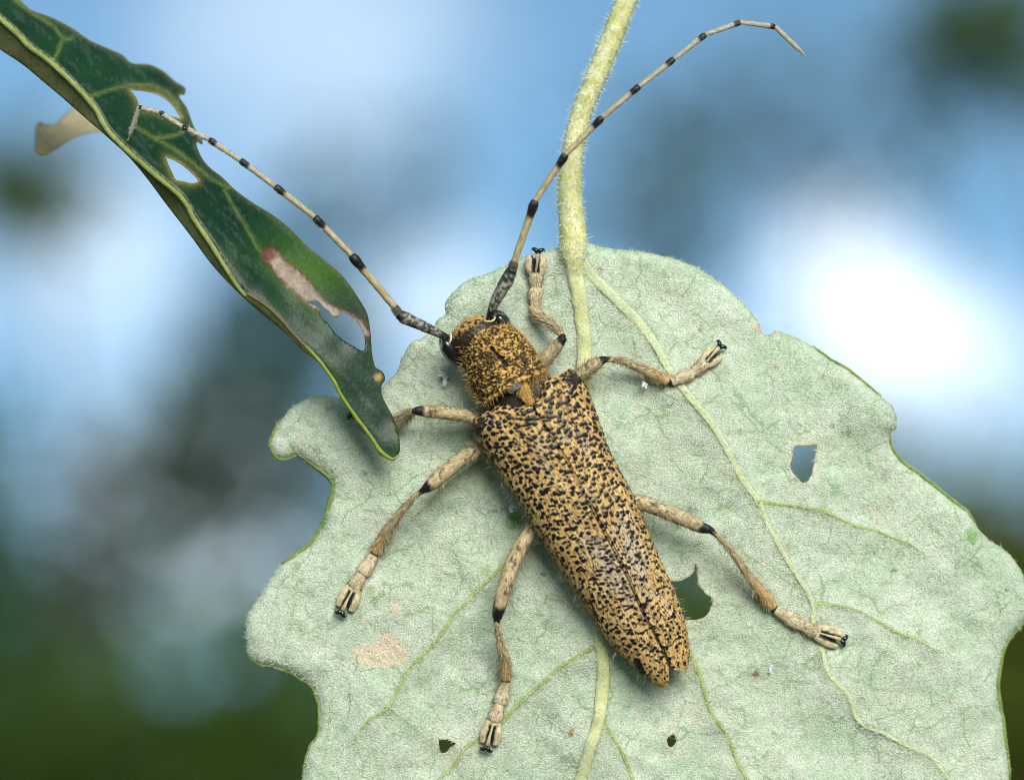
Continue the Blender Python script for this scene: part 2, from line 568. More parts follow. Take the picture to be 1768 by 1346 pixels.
# ------------------------------------------------------------------ the big felted leaf
MIDRIB = A([(988, 425, 21), (991, 455, 17), (996, 485, 14), (1002, 527, 13), (1008, 584, 13), (1009, 640, 13), (1015, 760, 13), (1022, 900, 12), (1031, 1010, 11), (1037, 1099, 10.5), (1041, 1156, 11), (1038, 1210, 11), (1032, 1251, 10.5), (1019, 1291, 11), (1003, 1346, 11), (985, 1430, 10), (965, 1560, 8), (950, 1700, 6), (945, 1850, 3)])
VEINS = [
    [(1000, 440, 9), (1018, 471, 10), (1060, 513, 9.5), (1103, 558, 9), (1131, 595, 8), (1156, 640, 7.5), (1182, 674, 7), (1210, 708, 7), (1240, 748, 6.5), (1259, 783, 6), (1281, 827, 6), (1309, 864, 6), (1321, 893, 5.5), (1343, 939, 5), (1376, 993, 5), (1398, 1028, 5), (1405, 1047, 5), (1403, 1069, 5), (1420, 1123, 4.5), (1430, 1160, 5), (1452, 1186, 5), (1468, 1205, 4.5), (1477, 1237, 4), (1484, 1246, 4), (1525, 1265, 3.5), (1572, 1290, 3.5), (1604, 1303, 3), (1626, 1328, 3), (1660, 1390, 2.5), (1690, 1470, 1)],
    [(1310, 866, 4), (1345, 870, 3.2), (1383, 875, 3), (1422, 882, 3.4), (1446, 894, 3), (1474, 907, 3), (1505, 914, 2.5), (1546, 930, 2), (1571, 939, 1.5), (1599, 960, .6)],
    [(1406, 1042, 3.5), (1446, 1045, 2.4), (1487, 1056, 2.2), (1519, 1075, 3), (1550, 1092, 2.6), (1588, 1107, 2), (1620, 1126, .6)],
    [(1030, 1112, 6), (1003, 1129, 4.2), (970, 1150, 4), (940, 1175, 4), (913, 1199, 4), (889, 1221, 4), (867, 1245, 3.8), (821, 1278, 3.6), (801, 1293, 4), (787, 1316, 4), (758, 1345, 3.6), (700, 1400, 3), (640, 1450, 1)],
    [(1018, 850, 6), (960, 885, 4.5), (910, 930, 4), (865, 979, 3.8), (824, 1020, 3.8), (781, 1066, 3.8), (758, 1100, 3.6), (718, 1143, 3.8), (698, 1166, 3.2), (684, 1198, 3), (667, 1224, 3), (638, 1242, 2.6), (624, 1258, 2), (612, 1278, 1)],
    [(1020, 880, 6), (1080, 930, 4.5), (1140, 1020, 4), (1190, 1123, 4), (1206, 1161, 4), (1217, 1194, 4), (1228, 1229, 4), (1247, 1256, 4), (1264, 1286, 4), (1274, 1316, 4), (1291, 1346, 3.6), (1330, 1430, 3), (1380, 1530, 1)],
    [(1040, 1240, 5), (1047, 1255, 4.5), (1057, 1272, 4), (1073, 1297, 3.8), (1084, 1321, 3.6), (1093, 1346, 3.4), (1120, 1430, 2.4), (1150, 1530, 1)],
    [(1008, 640, 6), (930, 720, 4), (850, 780, 3), (753, 854, 2.6), (733, 875, 2.2), (711, 895, 1)],
]
VEINLETS = [
    [(1243, 746), (1296, 743), (1334, 752), (1374, 757), (1405, 765), (1450, 775)], [(1424, 882), (1427, 861)], [(1430, 1170), (1392, 1180), (1360, 1173)],
    [(1477, 1249), (1474, 1284), (1471, 1316)], [(627, 880), (678, 884), (700, 890)], [(1505, 1190), (1504, 1165), (1530, 1120), (1535, 1100)], [(1505, 1191), (1560, 1190)],
    [(1440, 1160), (1470, 1128)], [(718, 1143), (740, 1160), (742, 1190)], [(667, 1224), (700, 1245), (720, 1260)], [(781, 1066), (740, 1050), (700, 1062)], [(1217, 1194), (1260, 1180), (1300, 1150)],
    [(985, 430), (965, 455), (955, 480)], [(1060, 430), (1080, 450), (1083, 455)], [(1310, 865), (1270, 880), (1240, 870)], [(1500, 1000), (1520, 1012), (1540, 1003)], [(1263, 1286), (1300, 1290), (1340, 1330)],
    [(612, 1278), (640, 1300), (620, 1330)], [(1160, 600), (1190, 596), (1220, 600)], [(575, 1190), (560, 1320)],
]
OUT = [(966, 427), (940, 434), (909, 441), (880, 455), (854, 468), (830, 475), (806, 484), (790, 497), (775, 513), (767, 527), (770, 539), (754, 553), (747, 567), (735, 579), (711, 591), (695, 617), (685, 641), (666, 662),
       (645, 688), (620, 697), (600, 690), (577, 684), (541, 684), (509, 700), (486, 723), (473, 746), (466, 764), (469, 779), (478, 790), (488, 793), (501, 790), (514, 785), (531, 796), (552, 810), (567, 822), (575, 834), (574, 852), (568, 875), (562, 895), (552, 915), (539, 935), (521, 950), (498, 966), (483, 976), (469, 997), (452, 1023), (434, 1049), (426, 1075), (424, 1095), (427, 1121), (430, 1135), (446, 1145), (472, 1151), (497, 1159), (518, 1171), (538, 1187), (546, 1204), (551, 1227), (551, 1252), (546, 1274), (536, 1284), (530, 1301), (526, 1321), (522, 1344),
       (516, 1400), (530, 1470), (575, 1555), (655, 1640), (770, 1730), (880, 1810), (945, 1890), (1010, 1830), (1130, 1780), (1320, 1720), (1500, 1640), (1640, 1560), (1715, 1480), (1745, 1400),
       (1743, 1344), (1740, 1300), (1735, 1268), (1731, 1237), (1724, 1205), (1724, 1173), (1729, 1142), (1734, 1119), (1746, 1100), (1768, 1077), (1779, 1050), (1777, 1022), (1768, 996), (1759, 977), (1734, 948), (1702, 927), (1683, 902), (1674, 886), (1655, 872), (1627, 849), (1596, 824), (1565, 802), (1546, 783), (1538, 765), (1538, 748), (1547, 740), (1550, 724), (1543, 705), (1521, 684), (1496, 663), (1465, 638), (1427, 615), (1399, 595), (1359, 576), (1340, 570), (1324, 579), (1315, 573), (1312, 562), (1306, 550), (1289, 529), (1267, 507), (1239, 485), (1210, 466), (1182, 452), (1145, 442), (1103, 434), (1063, 430), (1029, 424), (1012, 418)]
HOLES = [
    [(1374, 769), (1390, 770), (1410, 771), (1408, 783), (1405, 799), (1402, 815), (1396, 829), (1387, 833), (1377, 825), (1366, 811), (1365, 799), (1369, 786), (1369, 777)],
    [(1150, 1000), (1162, 1004), (1186, 997), (1196, 989), (1201, 972), (1204, 987), (1206, 1007), (1216, 1022), (1230, 1035), (1226, 1052), (1216, 1065), (1199, 1069), (1187, 1070), (1160, 1064)],
    [(1163, 1266), (1167, 1275), (1163, 1287), (1156, 1289), (1152, 1281), (1154, 1271)],
    [(758, 1277), (770, 1276), (786, 1283), (776, 1291), (770, 1298), (761, 1298), (758, 1287)],
]


def dense(poly, step, closed=True, jag=0.0, seed=0):
    p = A(poly, float)
    if closed:
        p = np.r_[p, p[:1]]
    d = np.r_[0, np.cumsum(np.linalg.norm(np.diff(p[:, :2], axis=0), axis=1))]
    n = max(int(d[-1] / step), 8)
    # gentle rounding: interpolate with Catmull-Rom
    q = smooth(p, n + 1)
    if closed:
        q = q[:-1]
    if jag:
        s = np.arange(len(q)) * step
        q[:, 0] += (fbm(s / 7, s * 0 + seed, seed, 3) - .5) * 2 * jag
        q[:, 1] += (fbm(s / 7, s * 0 + seed + 9, seed + 3, 3) - .5) * 2 * jag
    return q


OUTd = dense(OUT, 4, jag=1.6, seed=3)
HOLd = [dense(h, 2.5, jag=1.2, seed=i) for i, h in enumerate(HOLES)]
VEIN_LINES = [(MIDRIB, 1.0)] + [(A(v), .6) for v in VEINS]


def leaf_w(x, y):
    """height of the felted surface towards the lens"""
    x = A(x, float); y = A(y, float)
    w = -.00011 * (x - 1040) ** 2 - .00005 * (y - 900) ** 2 + 8
    w = w + (fbm(x / 170, y / 170, 21, 2) - .5) * 36 + (fbm(x / 52, y / 52, 23, 2) - .5) * 11
    for ln, k in VEIN_LINES:
        d = poly_dist(x, y, ln)
        w = w + k * (7 * np.exp(-d / 14) + 5 * np.exp(-(d / 45) ** 2))
    return w + (fbm(x / 26, y / 26, 4, 2) - .5) * 5


def cdt(boundary, holes, pts):
    vs = [Vector((float(a), float(b))) for a, b in np.concatenate([boundary] + holes + [pts])]
    ed, o = [], 0
    for loop in [boundary] + holes:
        n = len(loop)
        ed += [(o + i, o + (i + 1) % n) for i in range(n)]
        o += n
    r = delaunay_2d_cdt(vs, ed, [], 0, 1e-4)
    v = np.array([(p.x, p.y) for p in r[0]])
    f = np.array([tuple(t) for t in r[2]])
    c = v[f].mean(1)
    k = inside(c[:, 0], c[:, 1], boundary)
    for h in holes:
        k &= ~inside(c[:, 0], c[:, 1], h)
    return v, f[k]


def hex_points(x0, x1, y0, y1, step, boundary, holes, keep=1.6):
    gx, gy = np.meshgrid(np.arange(x0, x1, step), np.arange(y0, y1, step * .87))
    gx = gx + (np.arange(gx.shape[0]) % 2)[:, None] * step * .5
    p = np.stack([gx.ravel(), gy.ravel()], 1) + rng.uniform(-.12, .12, (gx.size, 2)) * step
    k = inside(p[:, 0], p[:, 1], boundary)
    for h in holes:
        k &= ~inside(p[:, 0], p[:, 1], h)
    p = p[k]
    k = np.ones(len(p), bool)
    for loop in [boundary] + holes:
        k &= poly_dist(p[:, 0], p[:, 1], np.r_[loop, loop[:1]][::1]) > keep
    return p[k]


def sheet(v, f, wf, thick):
    """closed thin body: front sheet, back sheet, edge wall.  returns verts, faces, front count"""
    n = len(v)
    front = np.c_[v, wf]
    back = np.c_[v, wf - thick]
    e = np.sort(np.r_[f[:, [0, 1]], f[:, [1, 2]], f[:, [2, 0]]], 1)
    key = e[:, 0].astype(np.int64) * n + e[:, 1]
    uq, cnt = np.unique(key, return_counts=True)
    b = uq[cnt == 1]
    b = np.stack([b // n, b % n], 1)
    wall = np.stack([b[:, 0], b[:, 1], b[:, 1] + n, b[:, 0] + n], 1)
    return np.r_[front, back], [f, f[:, ::-1] + n, wall], n


leaf = Thing('felted_leaf', (990, 425, 0), 'large pale green felted leaf with eaten holes, hanging from a yellowish stalk', 'leaf')
pin = hex_points(420, 1785, 415, 1360, 4.2, OUTd, HOLd)
pout = hex_points(500, 1760, 1360, 1900, 14, OUTd, HOLd, 5)
lv, lf = cdt(OUTd, HOLd, np.r_[pin, pout])
x, y = lv[:, 0], lv[:, 1]
edge_d = poly_dist(x, y, np.r_[OUTd, OUTd[:1]])
lw = leaf_w(x, y) - 16 * np.exp(-edge_d / 9)
hole_d = np.minimum.reduce([poly_dist(x, y, np.r_[h, h[:1]]) for h in HOLd])
lw = lw + 3 * np.exp(-hole_d / 8)
# pigment: pale felt, greener where the felt is thin, tan dead patches, brown flecks
n1 = fbm(x / 60, y / 60, 31, 4); n2 = fbm(x / 14, y / 14, 33, 3); n3 = fbm(x / 130, y / 130, 35, 2)
PALE, GRN = A([.6, .66, .55]), A([.42, .55, .4])
col = lerp(PALE, GRN, np.clip(.45 + (n1 - .5) * 1.3 + (n2 - .5) * 1.4, 0, 1))
col = lerp(col, A([.56, .61, .49]), sstep(.52, .75, n3) * .5)
allv = np.minimum.reduce([poly_dist(x, y, l) for l, _ in VEIN_LINES])
col = lerp(col, A([.56, .62, .5]), .5 * np.exp(-((allv - 16) / 9) ** 2))
vl = np.minimum.reduce([poly_dist(x + (n2 - .5) * 10, y + (n1 - .5) * 10, l) for l in VEINLETS])
col = lerp(col, A([.2, .3, .1]), .55 * np.exp(-(vl / 2.6) ** 2) * sstep(.35, .6, n2 + .15))
for v in VEINS:
    q = A(v, float)
    dd = poly_dist(x, y, q)
    ii = np.argmin((x[:, None] - q[None, :, 0]) ** 2 + (y[:, None] - q[None, :, 1]) ** 2, 1)
    col = lerp(col, A([.33, .4, .17]), .7 * np.exp(-(dd / (q[ii, 2] * 1.0 + 1.0)) ** 2))
# cell-like network of the finest veins
net = np.abs(fbm(x / 34, y / 34, 77, 3) - .5)
col = lerp(col, A([.24, .36, .2]), .4 * sstep(.018, .004, net))
col = lerp(col, A([.62, .58, .45]), .8 * np.exp(-hole_d / 9))
col = lerp(col, A([.3, .2, .1]), .6 * np.exp(-hole_d / 1.6) * sstep(.45, .6, n2))
col = lerp(col, A([.2, .3, .08]), .5 * np.exp(-edge_d / 3.5))
TAN = [(612, 1147), (610, 1118), (640, 1112), (655, 1100), (664, 1085), (680, 1100), (700, 1115), (706, 1135), (700, 1150), (660, 1152)]
wx, wy = x + (n2 - .5) * 9, y + (n1 - .5) * 12
tan_in = inside(wx, wy, TAN)
td = poly_dist(wx, wy, TAN + TAN[:1])
col = lerp(col, A([.74, .6, .46]), np.where(tan_in, np.clip(.55 + td / 6, 0, 1), .35 * np.exp(-td / 3)))
TAN2 = [(668, 1042), (682, 1034), (697, 1040), (694, 1060), (676, 1064)]
col = lerp(col, A([.74, .62, .5]), np.where(inside(wx, wy, TAN2), .9, 0))


def blot(x0, y0, r, c, amt=1.0, rag=.5):
    global col
    d = np.hypot(x - x0, y - y0) * (1 + rag * (n2 - .5) * 3)
    col = lerp(col, A(c), amt * sstep(r, r * .45, d))


for b in [(1303, 1163, 9, (.16, .05, .03)), (1303, 1163, 17, (.42, .3, .2), .4), (890, 898, 22, (.16, .3, .05), .9), (838, 985, 12, (.28, .4, .14), .8), (640, 1020, 10, (.26, .4, .14), .6), (645, 1037, 9, (.2, .38, .1), .8),
          (1268, 866, 18, (.34, .36, .36), .7), (1258, 872, 9, (.2, .3, .08), .8), (1195, 880, 9, (.3, .33, .36), .8), (1678, 925, 18, (.17, .36, .06), .8), (1361, 942, 7, (.5, .34, .14), .8), (1480, 790, 10, (.45, .4, .22), .6),
          (1338, 635, 7, (.35, .25, .14), .7), (1420, 649, 5, (.2, .17, .08), .9), (1436, 680, 5, (.12, .13, .07), .8), (1035, 465, 8, (.3, .15, .12), .7), (987, 1262, 5, (.38, .24, .05), .9), (1640, 1210, 7, (.5, .38, .28), .8),
          (1480, 1200, 16, (.55, .48, .4), .5), (1210, 1240, 22, (.56, .54, .44), .6), (1265, 1225, 20, (.58, .56, .48), .6), (938, 989, 4, (.05, .05, .03), .95), (630, 818, 5, (.1, .13, .08), .8), (1210, 570, 5, (.2, .18, .12), .7), (535, 770, 4, (.16, .2, .1), .8),
          (520, 765, 13, (.55, .5, .4), .6), (1270, 995, 20, (.55, .52, .42), .4), (1520, 880, 26, (.52, .5, .4), .5), (1140, 760, 30, (.54, .58, .46), .5), (760, 960, 30, (.56, .6, .46), .5), (1545, 985, 5, (.1, .1, .06), .9), (1738, 1018, 4, (.08, .08, .05), .9),
          (1310, 565, 14, (.6, .5, .38), .8), (1335, 575, 12, (.58, .48, .36), .7), (548, 1290, 8, (.2, .34, .1), .7), (1340, 1190, 14, (.55, .56, .46), .5), (1550, 1172, 5, (.7, .72, .66), .9), (790, 1310, 22, (.56, .52, .38), .6)]:
    blot(*b)
v3, ff, nf = sheet(lv, lf, lw, 7)
mi = np.r_[np.zeros(len(ff[0])), np.ones(len(ff[1])), np.zeros(len(ff[2]))]
leaf.part('blade', v3, ff, [MAT_FELT, MAT_LEAFTOP], col=np.r_[np.c_[col, np.ones(nf)], np.c_[col, np.ones(nf)]], matidx=mi)


def vein_part(thing, name, path, wfun, n, sink=.35, flat=.75, cols=((.34, .38, .1), (.42, .45, .2)), seed=0, mat=None, fade=True):
    p = A(path, float)
    if name == 'vein':
        p = p * [1, 1, .86]
    q = smooth(p, n)
    ww = wfun(q[:, 0], q[:, 1])
    full = np.c_[q[:, 0], q[:, 1], ww - q[:, 2] * sink, q[:, 2]]
    g, nr, f, s, th = tube(full, n, 12, flat, True, .22, seed)
    c = lerp(A(cols[0]), A(cols[1]), fbm(g[..., 0] / 12, g[..., 1] / 12, seed + 40, 3))
    if fade:      # the felt covers the flanks of the vein
        c = lerp(c, A([.5, .56, .42]), (1 - np.clip(nr[..., 2], 0, 1)) ** 1.3 * (.7 if name == 'midrib' or seed == 3 else .3))
    o = thing.part(name, g.reshape(-1, 3), [f], mat or MAT_VEIN, col=np.c_[c.reshape(-1, 3), np.ones(c.size // 3)])
    if name == 'vein':
        L = np.linalg.norm(np.diff(q[:, :2], axis=0), axis=1).sum()
        m = int(L * q[:, 2].mean() * (.55 if seed == 3 else .3))
        gi = rng.integers(0, n * 12, m) + 24
        b, nn = g.reshape(-1, 3)[gi] + rng.normal(size=(m, 3)) * 1.2, nr.reshape(-1, 3)[gi]
        b[:, 2] += .3
        k = (nn[:, 2] > .1) & (b[:, 1] < 1370)
        b = b[k]
        d = unit(rng.normal(size=b.shape) * [1, 1, .25] + [0, 0, .1])
        v, fs = hair_mesh(b, d, unit(np.cross(d, [0, 0, 1.0]) + rng.normal(size=b.shape) * .2), rng.uniform(4, 8, len(b)), rng.uniform(.55, .95, len(b)), rng.normal(size=b.shape) * .4)
        tag(thing.part('vein_down', v, fs, MAT_FELTHAIR, parent=o), kind='stuff')
    return o, g, nr


def leaf_w_edge(xx, yy):
    return leaf_w(xx, yy)


mid_o, mg, mn = vein_part(leaf, 'midrib', MIDRIB, leaf_w, 220, .15, .48, ((.42, .45, .17), (.54, .56, .36)), 1)
for i, v in enumerate(VEINS):
    vein_part(leaf, 'vein', v, leaf_w, 120, .1 if i == 0 else .12, .22, ((.42, .47, .22), (.52, .57, .38)) if i == 0 else ((.19, .26, .06), (.33, .4, .16)), 3 + i)
PET = [(1300, -520, 60, 21), (1210, -300, 50, 20), (1130, -110, 40, 19.5), (1082, 0, 30, 19.5), (1058, 63, 25, 20), (1032, 127, 20, 19.5), (1004, 196, 14, 18.5), (989, 260, 9, 20), (984, 317, 4, 21.5), (985, 364, 0, 23), (989, 405, -2, 25), (990, 432, -4, 25), (992, 470, -9, 16)]
PET = A(PET, float); PET[:, 3] *= .93
g, nr, f, s, th = tube(PET, 150, 28, .95, True, .07, 5)
c = lerp(A([.5, .5, .17]), A([.66, .65, .4]), sstep(.3, .7, fbm(g[..., 0] / 9, g[..., 1] / 9, 61, 4)))
pet_o = leaf.part('stalk', g.reshape(-1, 3), [f], MAT_VEIN, col=np.c_[c.reshape(-1, 3), np.ones(c.size // 3)])
pg, pn = g.reshape(-1, 3), nr.reshape(-1, 3)


def scatter(g, nr, n):
    g = g.reshape(-1, 3); nr = nr.reshape(-1, 3)
    i = rng.integers(0, len(g), n)
    return g[i] + rng.normal(size=(n, 3)) * .8, nr[i]


b, nn = scatter(pg, pn, 9000)
k = b[:, 1] > -60
b, nn = b[k], nn[k]
d = unit(nn + rng.normal(size=b.shape) * .55)
v, f = hair_mesh(b, d, rnd_perp(d), rng.uniform(4, 9, len(b)), rng.uniform(.6, 1.0, len(b)), rng.normal(size=b.shape) * .5)
tag(leaf.part('stalk_down', v, f, MAT_FELTHAIR, parent=pet_o), kind='stuff')
b, nn = scatter(mg, mn, 5000)
d = unit(nn * .6 + rng.normal(size=b.shape) * .7)
v, f = hair_mesh(b, d, rnd_perp(d), rng.uniform(4, 9, len(b)), rng.uniform(.6, .9, len(b)), rng.normal(size=b.shape) * .5)
tag(leaf.part('midrib_down', v, f, MAT_FELTHAIR, parent=mid_o), kind='stuff')
# felt: short curled hairs lying on the blade
NF = 60000
tri = lv[lf]
ar = np.abs(np.cross(tri[:, 1] - tri[:, 0], tri[:, 2] - tri[:, 0])) * .5
cy = tri[:, :, 1].mean(1)
ar = np.where(cy > 1370, 0, ar)
ti = rng.choice(len(lf), NF, p=ar / ar.sum())
r1, r2 = np.sqrt(rng.random(NF)), rng.random(NF)
bw = np.stack([1 - r1, r1 * (1 - r2), r1 * r2], 1)
pos = np.einsum('ij,ijk->ik', bw, np.c_[lv, lw][lf[ti]])
ang = rng.uniform(0, 2 * np.pi, NF)
lift = rng.uniform(.0, .45, NF)
d = unit(np.stack([np.cos(ang), np.sin(ang), lift], 1))
wd = unit(np.cross(d, [0, 0, 1.0]) + rng.normal(size=d.shape) * .25)
bend = np.stack([-np.sin(ang), np.cos(ang), -lift * 1.2], 1) * rng.uniform(-.9, .9, (NF, 1))
pos[:, 2] += .3
v, f = hair_mesh(pos, d, wd, rng.uniform(4, 9, NF), rng.uniform(.55, 1.0, NF), bend)
fm = (rng.random(NF) < .22).astype(int)
tag(leaf.part('felt', v, f, [MAT_FELTHAIR, MAT_FELTHAIR2], matidx=np.r_[fm, fm]), kind='stuff')
# hairs that stand out along the margin
bi = rng.integers(0, len(OUTd), 2600)
b2 = OUTd[bi]; tg = unit(np.roll(OUTd, -2, 0) - np.roll(OUTd, 2, 0))[bi]
nrm2 = np.stack([tg[:, 1], -tg[:, 0]], 1)
test = b2 + nrm2 * 4
nrm2 *= np.where(inside(test[:, 0], test[:, 1], OUTd), -1, 1)[:, None]
amt = np.where((b2[:, 1] < 640) | ((b2[:, 0] < 520) & (b2[:, 1] < 1100)), 1.0, .45)
b = np.c_[b2 - nrm2 * 2, leaf_w(b2[:, 0], b2[:, 1]) - 14]
d = unit(np.c_[nrm2, np.zeros(len(b2))] + rng.normal(size=(len(b2), 3)) * .7)
v, f = hair_mesh(b, d, rnd_perp(d), rng.uniform(3, 9, len(b)) * amt, rng.uniform(.6, .9, len(b)), rng.normal(size=b.shape) * .4)
tag(leaf.part('margin_down', v, f, MAT_FELTHAIR), kind='stuff')


def out_range(p0, p1):
    i0 = np.argmin(np.hypot(*(OUTd - A(p0)).T)); i1 = np.argmin(np.hypot(*(OUTd - A(p1)).T))
    return OUTd[i0:i1 + 1] if i0 <= i1 else np.r_[OUTd[i0:], OUTd[:i1 + 1]]


for i, (p0, p1, r) in enumerate([((486, 723), (514, 785), 3.4), ((514, 785), (483, 976), 4.6), ((427, 1121), (522, 1344), 2.8), ((1743, 1344), (1768, 1077), 3.8), ((1683, 902), (1538, 748), 3.8), ((1521, 684), (1399, 595), 2.8)]):
    q = out_range(p0, p1)
    t = np.linspace(0, 1, len(q))
    rr = r * (.35 + .65 * np.sin(np.pi * np.clip(t, .03, .97)) ** .5)
    full = np.c_[q, leaf_w(q[:, 0], q[:, 1]) - 15, rr]
    g, nr, f, s, th = tube(full[::3], len(q) // 2, 10, 1.0, True, .45, 70 + i)
    c = lerp(A([.07, .13, .02]), A([.24, .3, .09]), fbm(g[..., 0] / 8, g[..., 1] / 8, 81, 3))
    leaf.part('margin', g.reshape(-1, 3), [f], MAT_VEIN, col=np.c_[c.reshape(-1, 3), np.ones(c.size // 3)])

# ------------------------------------------------------------------ the folded dark leaf
RIDGE = [(-210, -170), (-100, -62), (0, 26), (26, 49), (52, 75), (86, 101), (122, 133), (146, 159), (166, 182), (187, 219), (216, 250), (247, 278), (281, 307), (319, 341), (340, 378), (368, 419), (393, 460), (418, 497), (427, 507), (452, 522), (483, 549), (511, 581), (542, 612), (573, 652), (592, 687), (611, 715), (639, 752), (667, 787)]
UPB = [(680, 792), (689, 782), (690, 761), (686, 739), (676, 714), (667, 698), (659, 680), (659, 665), (665, 655), (661, 642), (648, 633), (645, 623), (639, 567), (634, 541), (618, 513), (593, 478), (562, 450), (531, 425), (500, 394), (468, 369), (437, 350), (403, 325), (385, 307), (359, 286), (349, 273), (341, 246), (349, 250), (350, 244), (336, 221), (323, 187), (311, 164), (318, 164), (321, 156), (302, 140), (281, 122), (260, 112), (224, 107), (213, 96), (192, 86), (156, 70), (125, 49), (86, 29), (52, 16), (34, 0), (-40, -60), (-150, -175)]
LOB = [(-215, -100), (-100, 8), (0, 86), (39, 112), (73, 140), (104, 166), (146, 203), (182, 234), (224, 273), (255, 310), (284, 349), (331, 410), (365, 456), (412, 506), (437, 529), (481, 565), (499, 581), (527, 609), (541, 618), (572, 656), (590, 690), (610, 719), (637, 755), (665, 790)]
DH = [
    [(226, 156), (239, 157), (260, 160), (281, 169), (297, 182), (308, 198), (311, 203), (297, 201), (283, 196), (260, 190), (242, 185), (237, 172)],
    [(287, 272), (297, 276), (312, 284), (328, 297), (338, 307), (342, 313), (333, 316), (317, 313), (304, 310), (298, 299), (291, 284)],
    [(530, 522), (548, 520), (561, 533), (567, 536), (573, 545), (583, 548), (586, 541), (611, 550), (620, 561), (628, 577), (630, 592), (628, 605), (611, 598), (592, 586), (577, 573), (564, 555), (555, 548), (551, 533)],
]
dout = dense(UPB + LOB, 4)
dho = [dense(h, 2.5) for h in DH]
pin = hex_points(-220, 700, -180, 800, 5, dout, dho)
dv, df = cdt(dout, dho, pin)
RD = smooth(A(RIDGE, float), 400)


def ridge_info(px, py):
    px = A(px, float); py = A(py, float)
    best = np.full(px.shape, 1e9); si = np.zeros(px.shape); sg = np.ones(px.shape)
    for i in range(len(RD) - 1):
        a, b_ = RD[i], RD[i + 1]
        dd = b_ - a
        t = np.clip(((px - a[0]) * dd[0] + (py - a[1]) * dd[1]) / (dd @ dd), 0, 1)
        ds = np.hypot(px - a[0] - t * dd[0], py - a[1] - t * dd[1])
        cr = dd[0] * (py - a[1]) - dd[1] * (px - a[0])
        k = ds < best
        best = np.where(k, ds, best); si = np.where(k, (i + t) / (len(RD) - 1), si); sg = np.where(k, np.where(cr < 0, 1, -1), sg)
    return best, si, sg


def dark_w(px, py):
    d, s, sg = ridge_info(px, py)
    wr = np.interp(s, [0, .25, .5, .7, .9, 1], [-60, 0, 60, 72, 66, 58])
    ku = np.interp(s, [0, .3, .55, .75, .9, 1], [1.7, 1.6, 1.1, .6, .35, .3])
    round_ = np.sqrt(d * d + 36) - 6
    up = wr - ku * round_ * (1 + .0016 * d)
    lo = wr - 1.1 * round_
    return np.where(sg > 0, up, lo) + (fbm(A(px) / 70, A(py) / 70, 91, 2) - .5) * 14 * np.clip(d / 30, 0, 1), d, s, sg


dw, dd_, ds_, dsg = dark_w(dv[:, 0], dv[:, 1])
x, y = dv[:, 0], dv[:, 1]
n1 = fbm(x / 40, y / 40, 101, 4); n2 = fbm(x / 11, y / 11, 103, 3)
col = lerp(A([.003, .016, .01]), A([.009, .036, .01]), np.clip(n1 * 1.3 - .15, 0, 1))
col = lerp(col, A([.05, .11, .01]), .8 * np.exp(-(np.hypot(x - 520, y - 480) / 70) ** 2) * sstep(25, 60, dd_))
dhd = np.minimum.reduce([poly_dist(x, y, np.r_[h, h[:1]]) for h in dho])
hd12 = np.minimum(poly_dist(x, y, np.r_[dho[0], dho[0][:1]]), poly_dist(x, y, np.r_[dho[1], dho[1][:1]]))
DV = [[(234, 219), (265, 238), (300, 257), (334, 282), (362, 307), (395, 325)], [(387, 328), (406, 363), (425, 391), (440, 419), (450, 435)], [(20, -5), (52, 21), (91, 44), (109, 68), (96, 98), (88, 110)], [(160, 165), (190, 155), (226, 146), (265, 148), (290, 160), (306, 178), (313, 203)], [(265, 238), (300, 235), (325, 222)], [(109, 68), (125, 66)]]
vd_ = np.minimum.reduce([poly_dist(x + (n2 - .5) * 4, y, l) for l in DV])
col = lerp(col, A([.13, .17, .035]), .55 * np.exp(-(vd_ / 3.0) ** 2))
upe = poly_dist(x, y, UPB)
col = lerp(col, A([.22, .2, .05]), .75 * np.exp(-hd12 / 5))
col = lerp(col, A([.16, .15, .05]), .7 * np.exp(-upe / 3.5) * np.clip(1.25 - ds_, 0, 1))
DT = [(455, 440), (470, 432), (497, 460), (518, 472), (534, 491), (547, 506), (560, 520), (580, 530), (600, 540), (625, 556), (640, 580), (628, 578), (600, 552), (566, 548), (540, 530), (528, 522), (500, 497), (475, 466)]
wx, wy = x + (n2 - .5) * 10, y + (n1 - .5) * 10
ti_ = inside(wx, wy, DT); tdd = poly_dist(wx, wy, DT + DT[:1])
col = lerp(col, A([.1, .03, .02]), .8 * np.exp(-(tdd / 4) ** 2))
col = lerp(col, lerp(A([.17, .13, .1]), A([.33, .27, .21]), n2), np.where(ti_, np.clip(.3 + tdd / 4, 0, 1), 0))
col = lerp(col, A([.12, .04, .03]), .9 * sstep(16, 7, np.hypot(x - 464, y - 441)))
col = lerp(col, A([.3, .22, .06]), .8 * sstep(9, 4, np.hypot(x - 653, y - 652)))
col = lerp(col, A([.06, .09, .07]), .3 * sstep(.56, .75, fbm((x - y) / 5, (x + y) / 60, 120, 3)) * (dsg > 0))
low = dsg < 0
col = np.where(low[:, None], lerp(A([.08, .095, .03]), A([.18, .18, .09]), n1), col)
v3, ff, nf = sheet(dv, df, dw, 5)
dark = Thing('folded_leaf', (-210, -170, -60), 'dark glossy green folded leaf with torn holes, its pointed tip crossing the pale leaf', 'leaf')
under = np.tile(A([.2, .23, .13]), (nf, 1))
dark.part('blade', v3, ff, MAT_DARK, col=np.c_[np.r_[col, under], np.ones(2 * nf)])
q = A(RIDGE[:19], float)
rr = np.interp(np.arange(len(q)), [0, 3, 10, 15, 18], [5, 5, 4.8, 4.5, 3])
dm = np.c_[q[:, 0] - 3, q[:, 1] + 4, dark_w(q[:, 0], q[:, 1])[0] - 1, rr]
g, nr, f, s, th = tube(dm, 160, 12, 1, True, .16, 130)
